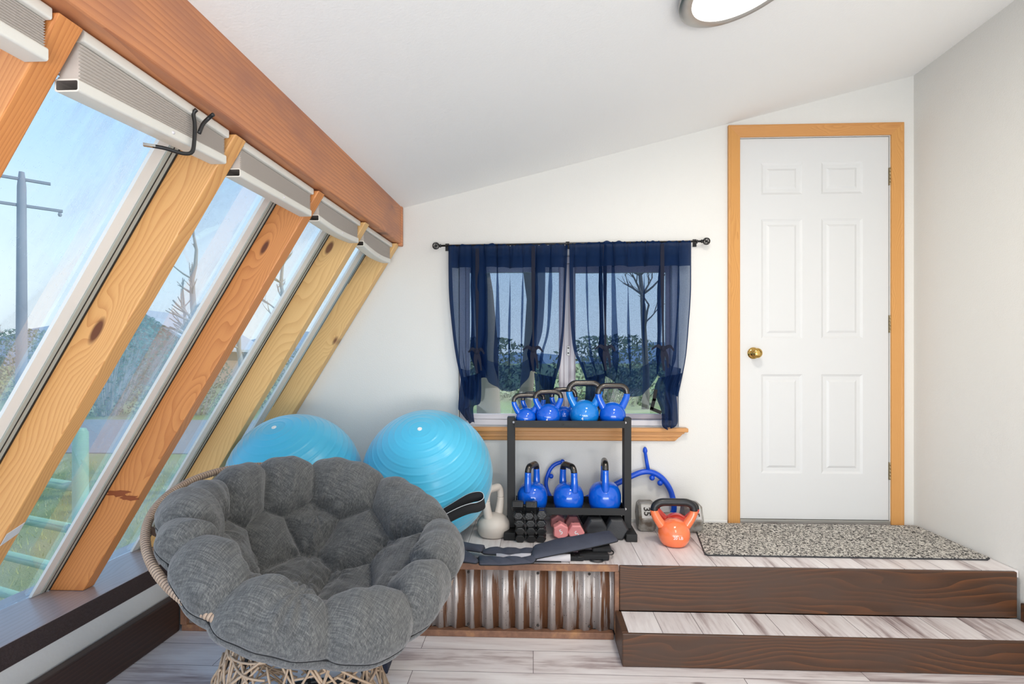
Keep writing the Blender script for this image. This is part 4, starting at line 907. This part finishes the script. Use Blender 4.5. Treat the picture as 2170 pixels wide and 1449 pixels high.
kettlebell((-.198, 2.63, ZP + .0005), .082, .056, .142, .019, .95, 'cream white kettlebell on the platform between the right ball and the rack', None, M['kb_cream'], M['kb_cream'], cut=.62, sq=.72, belly=.2)
kettlebell((.664, 2.53, ZP + .0005), .074, .093, .095, .0185, -.02, 'orange kettlebell with a black handle on the platform beside the mat', None, M['kb_orange'], M['kb_black'], cut=.72, sq=.95, mark=[('20 LB', .019, .0, .02), ('______', .012, .22, .02)])
kettlebell((.706, 2.655, ZP + .0005), .068, .096, .070, .0185, -.05, 'red kettlebell with a black handle directly behind the orange one', None, M['kb_red'], M['kb_black'], cut=.72, sq=.95)

# ------------------------------------------------------------------ dumbbells (length along local Y)
def hex_head(mb, y0, y1, r, bev, rot=0.0, sx=1.0, sz=1.0):
    rings = [(y0, r - bev), (y0 + bev, r), (y1 - bev, r), (y1, r - bev)]; o = len(mb.v)
    for y, q in rings:
        for k in range(6): a = rot + PI / 3 * k; mb.v.append((q * math.cos(a) * sx, y, q * math.sin(a) * sz))
    for j in range(3): mb.f += [(o + j * 6 + k, o + j * 6 + (k + 1) % 6, o + (j + 1) * 6 + (k + 1) % 6, o + (j + 1) * 6 + k) for k in range(6)]
    mb.f += [tuple(o + k for k in range(6))[::-1], tuple(o + 18 + k for k in range(6))]; mb.m += [0] * 20
def dumbbell(loc, r, hl, gl, label, group, m, mh, rz=0, rot=0, sx=1, sz=1, num=None, tip=0.0, name='hex_dumbbell'):
    h = r * math.cos(PI / 6) if abs(rot) < .01 else r
    root = thing(name, label, 'dumbbell', (loc[0], loc[1], loc[2]), rz, group); half = gl / 2
    for sg in (-1, 1):
        mb = MB(); a, b_ = (-half - hl, -half) if sg < 0 else (half, half + hl); hex_head(mb, a, b_, r, r * .13, rot, sx, sz)
        hd = build('weight_head', mb, m, root, Matrix.Translation((0, 0, h * sz)), bevel=.002)
        if num and sg < 0: text('number', num, r * .8, M['mark'], hd, Matrix.Translation((0, a - .0006, 0)) @ Matrix.Rotation(tip, 4, 'Y') @ FRONT, bold=.0003)
    mb = MB().tube([(0, -half - .004, 0), (0, -half * .5, 0), (0, 0, 0), (0, half * .5, 0), (0, half + .004, 0)], [r * .24, r * .28, r * .32, r * .28, r * .24], 14)
    build('grip', mb, mh, root, Matrix.Translation((0, 0, h * sz)), smooth=True); return root
SG = 'small black dumbbells stacked at the left foot of the rack'
hgt = .0352; names_c = ['left', 'middle', 'right']; names_r = ['bottom', 'second from bottom', 'third from bottom', 'top']
for ci, cx0 in enumerate((-.066, -.014, .038)):
    for ri in range(4):
        if ci == 2 and ri == 3: continue
        jx = [(.004, .0), (.003, -.001), (0, .001), (-.006, -.004)][ri][0] if ci < 2 else 0
        dumbbell((cx0 + jx, 2.560, ZP + .0006 + ri * (hgt + .0004)), .0232, .028, .016, 'small black hex dumbbell, %s of the %s column beside the rack foot' % (names_r[ri], names_c[ci]), SG, M['rubber2'], M['steel'], rz=[.02, -.01, .03][ci] * (1 if ri % 2 else -1), sx=1.08, sz=hgt / 2 / (.0232 * math.cos(PI / 6)))
dumbbell((.040, 2.562, ZP + .0006 + 3 * (hgt + .0004)), .026, .030, .010, 'slightly bigger black hex dumbbell on top of the right column of small ones', SG, M['rubber2'], M['steel'])
dumbbell((-.042, 2.566, ZP + .001 + 4 * (hgt + .0004)), .0262, .056, .010, 'larger black dumbbell lying crossways on top of the small stacked dumbbells', None, M['rubber2'], M['rubber2'], rz=PI / 2 - .05)
dumbbell((.128, 2.665, ZP + .0006), .040, .058, .085, 'left pink dumbbell marked 5 under the lower tray', 'pink dumbbells', M['pink'], M['steel'], rz=.06, rot=PI / 6, num='5', tip=-.45)
dumbbell((.205, 2.665, ZP + .0006), .041, .058, .085, 'right pink dumbbell marked 5, next to the large black dumbbells', 'pink dumbbells', M['pink'], M['steel'], rz=.03, rot=0, num='5', tip=2.4)
dumbbell((.300, 2.70, ZP + .0006), .057, .075, .10, 'left large black hex dumbbell under the lower tray beside the pink ones', 'large black hex dumbbells', M['rubber'], M['steel'], rz=.06)
dumbbell((.407, 2.70, ZP + .0006), .057, .075, .10, 'right large black hex dumbbell under the lower tray beside the rack foot', 'large black hex dumbbells', M['rubber'], M['steel'], rz=-.02)
# heavy iron dumbbell, axis along the wall
root = thing('iron_dumbbell', 'worn grey iron dumbbell marked 35 lying right of the rack behind the orange kettlebell', 'dumbbell', (.694, 2.750, ZP + .0006), -.04)
r = .082; h = r * math.cos(PI / 6)
for sg in (-1, 1):
    mb = MB(); a, b_ = (-.160, -.070) if sg < 0 else (.070, .160); hex_head(mb, a, b_, r, .014, 0); mb.v = [(y, x, z) for x, y, z in mb.v]
    hd = build('weight_head', mb, M['iron'], root, Matrix.Translation((0, 0, h)), bevel=.004)
    # raised number plate on the upper facet that faces the room
    fn = V((0, -math.sin(PI / 3), math.cos(PI / 3))).normalized(); xx = V((1, 0, 0)); yy = fn.cross(xx)
    Mp = Matrix.Translation(V((sg * .120, 0, 0)) + fn * (h + .0008)) @ Matrix((xx, yy, fn)).transposed().to_4x4()
    pl = MB().box(-.026, .026, -.034, .034, -.001, .001); q = build('number_plate', pl, M['plate'], hd, Mp, bevel=.001)
    text('number', '35', .046, M['iron_dk'], q, Matrix.Translation((0, 0, .0014)) @ Matrix.Rotation(-PI / 2, 4, 'Z'), ext=.001, bold=.001)
build('grip', MB().tube([(-.063, 0, 0), (-.03, 0, 0), (0, 0, 0), (.03, 0, 0), (.063, 0, 0)], [.015, .017, .019, .017, .015], 16), M['iron'], root, Matrix.Translation((0, 0, h)), smooth=True)

# ------------------------------------------------------------------ hooked massager against the wall
root = thing('hook_massager', 'blue S shaped plastic back massager with knobs leaning on the wall behind the rack', 'massager', (.4, 2.845, ZP)); L = root.location
Ym = 2.845
path = [(0.154,0.644),(0.127,0.636),(0.101,0.618),(0.081,0.585),(0.068,0.532),(0.079,0.481),(0.106,0.441),(0.152,0.416),(0.215,0.421),(0.316,0.468),(0.429,0.522),(0.529,0.574),(0.584,0.594),(0.634,0.592),(0.684,0.562),(0.724,0.507),(0.744,0.442),(0.746,0.392),(0.729,0.362)]
Q = [V((x, Ym, z)) - L for x, z in catmull(path, 120)]
build('curved_bar', MB().tube(Q, [.0105 + .0045 * min(1, max(0, (i - 30) / 45)) for i in range(120)], 14), M['massage'], root, smooth=True)
def knob(p, r, name='knob'): build(name, MB().sphere((0, 0, 0), r, 18, 12), M['massage'], root, Matrix.Translation(V((p[0], Ym - .002, p[1])) - L), smooth=True)
knob((.156, .646), .0135, 'end_ball'); knob((.729, .360), .016, 'end_ball'); knob((.096, .568), .013); knob((.631, .564), .015); knob((.673, .537), .015)
mb = MB().tube([V((.614, Ym, .59)) - L, V((.603, Ym, .65)) - L, V((.596, Ym, .695)) - L, V((.595, Ym, .705)) - L, V((.594, Ym, .720)) - L, V((.594, Ym, .728)) - L], [.011, .0095, .0085, .013, .010, .003], 14)
build('prong', mb, M['massage'], root, smooth=True)
mb = MB().tube([V((.187, Ym, .415)) - L, V((.192, Ym, .36)) - L, V((.193, Ym, ZP + .002)) - L], [.0085, .0085, .0085], 14); build('prong', mb, M['massage'], root, smooth=True)

# ------------------------------------------------------------------ door mat
x = [(.775, 2.387), (1.972, 2.381), (1.998, 2.40), (2.000, 2.85), (.86, 2.852), (.845, 2.84), (.765, 2.40)]
def outline_slab(pts, z0, z1, inset=0):
    c = V((sum(p[0] for p in pts) / len(pts), sum(p[1] for p in pts) / len(pts))); q = [(p[0] + (c.x - p[0]) * inset, p[1] + (c.y - p[1]) * inset * 2.2) for p in pts]
    return MB().prism([V((a, b_, z0)) for a, b_ in q], [V((a, b_, z1)) for a, b_ in q])
root = thing('door_mat', 'black and white flecked loop pile mat in front of the white door', 'mat', (1.38, 2.6, ZP))
T = Matrix.Translation((-1.38, -2.6, -ZP))
mb = outline_slab(x, ZP + .0005, ZP + .006); build('binding', mb, M['mat_edge'], root, T, bevel=.001)
mb = outline_slab(x, ZP + .0062, ZP + .0085, .008); build('pile', mb, M['mat'], root, T)

# ------------------------------------------------------------------ padded harness on the platform
root = thing('padded_vest', 'flat dark navy padded vest with straps lying on the platform edge before the rack', 'vest', (0, 2.33, ZP)); L = root.location
def pad(name, pts, z, th, tilt=(0, 0), m=None, crease=0, sub=None, par=None):
    """soft pad: outline in x, y filled with a puffed, quilted surface"""
    P = np.array(pts); n = len(P); M2 = 96; per_ = []
    seg = np.linalg.norm(np.roll(P, -1, 0) - P, axis=1); cum = np.concatenate([[0], np.cumsum(seg)]); tot = cum[-1]
    for i in range(M2):
        s_ = tot * i / M2; k = min(np.searchsorted(cum, s_, 'right') - 1, n - 1); f = (s_ - cum[k]) / seg[k]; per_.append(P[k] * (1 - f) + P[(k + 1) % n] * f)
    per_ = np.array(per_)
    for _ in range(2): per_ = .5 * per_ + .25 * (np.roll(per_, 1, 0) + np.roll(per_, -1, 0))
    # medial line between the two long ends
    d_ = ((per_[:, None] - per_[None]) ** 2).sum(-1); i0, j0 = np.unravel_index(d_.argmax(), d_.shape); i0, j0 = sorted((i0, j0)); half = 60
    A = catmull(per_[i0:j0 + 1], half); Bb = catmull(np.concatenate([per_[j0:], per_[:i0 + 1]])[::-1], half); W2 = 24
    top, bot = [], []
    for i in range(half):
        for k in range(W2):
            f = k / (W2 - 1); x, y = A[i] * (1 - f) + Bb[i] * f; e_ = math.sin(PI * f) ** .5 * (math.sin(PI * min(1, max(0, i / (half - 1)))) ** .35)
            zz = z + tilt[0] * (x - P[:, 0].mean()) + tilt[1] * (y - P[:, 1].mean()); h = th * e_ * (1 - (.35 * abs(math.sin(crease * PI * i / half)) ** 6 if crease else 0)) + .0015 * math.sin(40 * x + 25 * y)* e_
            top.append((x - L.x, y - L.y, zz + h + .002 - L.z)); bot.append((x - L.x, y - L.y, zz - .002 - L.z - .25 * th * e_))
    mb = MB(); N_ = half * W2; mb.v = top + bot
    for i in range(half - 1):
        for k in range(W2 - 1):
            a = i * W2 + k; mb.f += [(a, a + 1, a + W2 + 1, a + W2), (N_ + a, N_ + a + W2, N_ + a + W2 + 1, N_ + a + 1)]
    for i in range(half - 1):
        for k in (0, W2 - 1): a = i * W2 + k; mb.f.append((a, a + W2, N_ + a + W2, N_ + a))
    for i in (0, half - 1):
        for k in range(W2 - 1): a = i * W2 + k; mb.f.append((a, a + 1, N_ + a + 1, N_ + a))
    mb.m = [0] * len(mb.f); o = build(name, mb, m or M['vest'], par or root, smooth=True)
    ed = [V(top[i * W2]) for i in range(half)] + [V(top[i * W2 + W2 - 1]) for i in range(half)][::-1]
    mb = MB().tube([p - V((0, 0, .002)) for p in ed], .0022, 6, closed=True); build('piping', mb, M['black_cloth'], o, smooth=True); return o
pad('back_pad', [(-.47, 2.30), (-.44, 2.365), (-.36, 2.405), (-.215, 2.365), (-.225, 2.30), (-.30, 2.325), (-.36, 2.27)], .352, .022)
pad('front_pad', [(-.55, 2.30), (-.37, 2.325), (-.28, 2.285), (-.225, 2.19), (-.232, 2.165), (-.40, 2.22), (-.55, 2.26)], .354, .022)
pad('shoulder_strap', [(-.245, 2.345), (-.147, 2.362), (-.011, 2.350), (.045, 2.358), (.02, 2.306), (-.102, 2.288), (-.215, 2.300)], .345, .020, crease=4)
pad('shoulder_strap', [(-.235, 2.262), (-.160, 2.238), (-.040, 2.242), (.030, 2.290), (-.000, 2.196), (-.116, 2.170), (-.222, 2.168)], .348, .018, crease=5)
pad('large_pad', [(.000, 2.36), (.10, 2.42), (.33, 2.505), (.365, 2.50), (.385, 2.40), (.24, 2.33), (.00, 2.225), (-.01, 2.25)], .366, .024, tilt=(.035, .05))
build('steel_bar', MB().tube([V((-.16, 2.30, .336)) - L, V((.16, 2.297, .336)) - L], .016, 18), M['vinyl'], root, smooth=True)
mb = MB()
for a in ((.10, .22, 2.30, 2.36, .320, .340), (.20, .33, 2.31, 2.38, .3195, .345), (.26, .345, 2.34, 2.42, .345, .362)): mb.box(a[0] - L.x, a[1] - L.x, a[2] - L.y, a[3] - L.y, a[4] - L.z, a[5] - L.z)
build('buckle_bundle', mb, M['black_cloth'], root, bevel=.006)
for (cx0, cy0, rx, ry, zz) in ((.275, 2.305, .028, .017, .324), (.335, 2.36, .02, .03, .34), (.20, 2.32, .02, .02, .338)):
    build('metal_ring', MB().tube([V((cx0 + rx * math.cos(t), cy0 + ry * math.sin(t), zz)) - L for t in np.linspace(0, 2 * PI, 28, endpoint=False)], .0028, 8, closed=True), M['black'], root, smooth=True)
build('under_strap', MB().box(-.45 - L.x, .12 - L.x, 2.285 - L.y, 2.315 - L.y, .3197 - L.z, .3245 - L.z), M['black_cloth'], root)

# stiff black loop strap rising in front of the ball
SP = V((-.6, 2.24, ZP))
pts = [(-.72, 2.24, .335), (-.62, 2.225, .385), (-.50, 2.22, .445), (-.40, 2.215, .502), (-.32, 2.215, .545), (-.27, 2.215, .565), (-.232, 2.22, .572), (-.208, 2.235, .584), (-.212, 2.258, .600), (-.235, 2.268, .604), (-.28, 2.268, .592), (-.36, 2.265, .545), (-.45, 2.262, .490), (-.60, 2.262, .405), (-.72, 2.26, .345)]
q = catmull(pts, 90); mb = MB()
for p in q: mb.v += [(p[0] + .004, p[1] - .004, p[2] - .019), (p[0] - .004, p[1] + .006, p[2] + .019)]
mb.f = [(2 * i, 2 * i + 1, 2 * i + 3, 2 * i + 2) for i in range(89)]; mb.m = [0] * 89
top_edge = [V(mb.v[2 * i + 1]) - SP for i in range(90)]; mb.v = [tuple(V(p) - SP) for p in mb.v]
root = thing('strap_loop', 'stiff folded black strap rising behind the grey cushion in front of the right ball', 'strap', SP)
o = build('webbing', mb, M['black_cloth'], root, smooth=True); sd = o.modifiers.new('s', 'SOLIDIFY'); sd.thickness = .003
build('edge_stitching', MB().tube(top_edge, .0014, 6), M['sticker'], root)

# ------------------------------------------------------------------ outside
GZ = -.75
struct('ground', MB().box(-160, 60, -30, 260, GZ - .2, GZ), M['lawn'])
struct('road', MB().box(-160, 60, 10.6, 16.5, GZ, GZ + .02), M['stone'])
mb = MB(); R5 = random.Random(5)
for _ in range(9000):
    x_, y_ = -2.3 - 7 * R5.random() ** 1.3, .3 + 9.5 * R5.random(); h = R5.uniform(.03, .10); a = R5.uniform(0, 6.28); w_ = .006; lx, ly = R5.uniform(-.04, .04), R5.uniform(-.04, .04)
    mb.add([(x_ - w_ * math.cos(a), y_ - w_ * math.sin(a), GZ), (x_ + w_ * math.cos(a), y_ + w_ * math.sin(a), GZ), (x_ + lx, y_ + ly, GZ + h)], [(0, 1, 2)])
tag(build('grass', mb, M['blade']), 'patchy green and straw coloured lawn grass outside the sloped windows', 'grass', kind='stuff')
struct('rear_bounce_slab', MB().box(-6, 6, -9, YB - .01, GZ, -.02), M['spacer'])  # unseen pale slab added to bounce sunlight up to the ceiling
# pipe gate seen through the glass
pb = V((-3.05, 3.45, GZ)); dv = V((-.94, .33, 0)).normalized()
root = thing('pipe_gate', 'pale green pipe fence with horizontal rails on the lawn outside the window', 'fence', pb)
build('post', MB().lathe([(.045, 0), (.045, 1.45), (.03, 1.48)], 20), M['pipe'], root, auto=40)
for z in (.22, .50, .79, 1.08): build('rail', MB().tube([V((0, 0, z)) - dv * .0, dv * 3.0 + V((0, 0, z + .02))], .033, 14), M['pipe'], root, smooth=True)
mb = MB()
for k in range(22): mb.tube([V((-.06, -.03, .3 + k * .025)) + V((.008 * math.cos(t), .008 * math.sin(t) * (k % 2), .016 * math.sin(t))) for t in np.linspace(0, 2 * PI, 8, endpoint=False)], .003, 5, closed=True)
build('chain', mb, M['nickel'], root)
root = thing('pipe_gate', 'far pale green pipe fence rail at the left edge behind the hazy glass', 'fence', (-7.6, 6.6, GZ))
for z in (.9, 1.25): build('rail', MB().tube([V((0, 0, z)), V((-6, 1.0, z))], .05, 10), M['pipe'], root, smooth=True)
build('post', MB().lathe([(.06, 0), (.06, 1.4)], 14), M['pipe'], root, auto=40)

def branch(mb, p, d, L_, r, depth, R, up=.1, n=3):
    pts = [p]; q = p.copy(); dd = d.copy()
    for i in range(5): dd = (dd + V((R.uniform(-.12, .12), R.uniform(-.12, .12), R.uniform(-.05, .12)))).normalized(); q = q + dd * L_ / 5; pts.append(q.copy())
    mb.tube(pts, [r * (1 - .1 * i) for i in range(6)], 6 if r > .03 else 4)
    if depth > 0:
        for k in range(n):
            i = R.randint(2, 5); nd = (dd + V((R.uniform(-1, 1), R.uniform(-1, 1), R.uniform(-.1, .6)))).normalized(); branch(mb, pts[i], nd, L_ * R.uniform(.45, .7), r * .5, depth - 1, R, up, n)
def tree(loc, h, r, label, seed, depth=3, m=None, n=3, group='bare trees outside'):
    R = random.Random(seed); mb = MB(); pts = [V((0, 0, 0))]; K = 12
    for i in range(K): p = pts[-1] + V((R.uniform(-.05, .05) * h / K * 3, R.uniform(-.05, .05) * h / K * 3, h / K)); pts.append(p)
    mb.tube(pts, [max(r * (1 - .85 * (i / K)), .015) for i in range(K + 1)], 8)
    for k in range(n * 4):
        f = R.uniform(.3, .97); i = int(f * K); a = R.uniform(0, 6.28); d = V((math.cos(a), math.sin(a), R.uniform(.25, 1.1))).normalized()
        branch(mb, pts[i], d, h * R.uniform(.12, .24) * (1.25 - f), r * (1 - f) * .5 + .018, depth - 1, R, n=3)
    t = thing('bare_tree', label, 'tree', loc, 0, group); build('trunk_and_branches', mb, m or M['bark_far'], t, smooth=True); return t
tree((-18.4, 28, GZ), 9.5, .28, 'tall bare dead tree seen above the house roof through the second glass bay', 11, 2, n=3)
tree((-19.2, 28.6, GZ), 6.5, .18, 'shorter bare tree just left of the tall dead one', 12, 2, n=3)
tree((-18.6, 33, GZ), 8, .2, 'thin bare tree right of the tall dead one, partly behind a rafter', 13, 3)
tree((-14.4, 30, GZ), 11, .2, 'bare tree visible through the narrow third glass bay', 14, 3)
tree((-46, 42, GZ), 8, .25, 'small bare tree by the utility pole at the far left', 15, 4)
tree((-.66, 8.3, GZ), 9, .21, 'thick tree trunk on the lawn seen under the left curtain', 16, 3, M['bark'], group='trees behind the back window')
tree((-.22, 9.3, GZ), 9, .14, 'thinner trunk standing beside the thick one under the left curtain', 17, 3, M['bark'], group='trees behind the back window')
tree((4.4, 21, GZ), 9, .15, 'farther bare tree behind the right sheer curtain', 19, 3, M['bark'], group='trees behind the back window')
def shrub(loc, w_, h, label, seed, m, n=1600, twigs=60):
    R = random.Random(seed); t = thing('bare_shrub', label, 'shrub', loc, 0, 'shrubs beyond the lawn'); mb = MB()
    for _ in range(twigs):
        a = R.uniform(0, 6.28); q = V((w_ * .8 * math.cos(a) * R.random(), w_ * .8 * math.sin(a) * R.random(), h * R.uniform(.6, 1))); b0 = V((q.x * .3, q.y * .3, 0)); mb.tube([b0, (b0 + q) / 2 + V((R.uniform(-.1, .1), R.uniform(-.1, .1), 0)), q], [.02, .012, .005], 4)
    build('twigs', mb, M['bark_far'], t)
    mb = MB()
    for _ in range(n):
        a = R.uniform(0, 6.28); rr = w_ * R.random() ** .5; z = h * R.random(); rr *= math.sqrt(max(0, 1 - (2 * z / h - .9) ** 2 * .7)); c = V((rr * math.cos(a), rr * math.sin(a), z)); s_ = R.uniform(.03, .08) * max(1, w_ / 1.5)
        d1_ = V((R.uniform(-1, 1), R.uniform(-1, 1), R.uniform(-1, 1))).normalized() * s_; d2_ = d1_.orthogonal().normalized() * s_ * .5; mb.add([c - d1_, c + d2_, c + d1_, c - d2_], [(0, 1, 2, 3)])
    build('leaves', mb, m, t)
shrub((-14.8, 17.8, GZ), 1.6, 2.6, 'scrubby brown shrub beyond the road in the second glass bay', 21, M['leaf'])
shrub((-11.9, 18.2, GZ), 1.4, 2.2, 'low olive shrub right of the brown one in the second glass bay', 22, M['leaf'])
shrub((-19.8, 24.5, GZ), 2.6, 4.2, 'tall teal green bush left of the house gable', 23, M['leaf2'], 2600)
shrub((-24.6, 25, GZ), 2.2, 3.4, 'green bush at the left beyond the road, mostly behind a rafter', 24, M['leaf2'], 2400)
shrub((-9.6, 21, GZ), 1.8, 2.4, 'pale shrub seen through the third glass bay', 25, M['leaf'])
shrub((-36, 30, GZ), 3.5, 3.0, 'dark bush behind the hazy first glass bay', 26, M['leaf2'], 2600)
shrub((3.5, 24, GZ), 3.0, 3.0, 'green bush far behind the right curtain', 27, M['leaf'], 2200); shrub((-2.5, 26, GZ), 3.0, 3.0, 'green bush far behind the left curtain', 28, M['leaf'], 2200)
root = thing('house', 'distant low house with a pale gabled roof beyond the trees', 'house', (-29.6, 42, GZ))
mb = MB(); a = [V((-4, -3, 0)), V((4, -3, 0)), V((4, -3, 3)), V((0, -3, 5.4)), V((-4, -3, 3))]; mb.prism(a, [p + V((0, 9, 0)) for p in a]); build('house_walls', mb, M['house'], root)
mb = MB()
for sg in (-1, 1):
    q = [V((0, -3.5, 5.75)), V((sg * 4.8, -3.5, 2.8)), V((sg * 4.8, -3.5, 2.6)), V((0, -3.5, 5.5))]; mb.prism(q, [p + V((0, 10, 0)) for p in q])
build('roof', mb, M['roof'], root)
root = thing('utility_pole', 'tall utility pole with two crossarms against the sky at the far left', 'pole', (-14.05, 14, GZ))
build('pole_shaft', MB().lathe([(.14, 0), (.10, 6.7), (.06, 7.1)], 14), M['pole'], root, auto=40)
for z, w_ in ((6.18, 1.15), (6.9, .8)): build('crossarm', MB().box(-w_ * .75, w_ * .75, -.04, .04, z - .035, z + .035), M['pole'], root, Matrix.Rotation(.78, 4, 'Z'))
mb = MB()
for k in (-1, 1): mb.lathe([(.03, 0), (.05, .05), (.03, .12)], 8, T=Matrix.Rotation(.78, 4, 'Z') @ Matrix.Translation((k * .8, 0, 6.02)))
build('insulator', mb, M['pole'], root)
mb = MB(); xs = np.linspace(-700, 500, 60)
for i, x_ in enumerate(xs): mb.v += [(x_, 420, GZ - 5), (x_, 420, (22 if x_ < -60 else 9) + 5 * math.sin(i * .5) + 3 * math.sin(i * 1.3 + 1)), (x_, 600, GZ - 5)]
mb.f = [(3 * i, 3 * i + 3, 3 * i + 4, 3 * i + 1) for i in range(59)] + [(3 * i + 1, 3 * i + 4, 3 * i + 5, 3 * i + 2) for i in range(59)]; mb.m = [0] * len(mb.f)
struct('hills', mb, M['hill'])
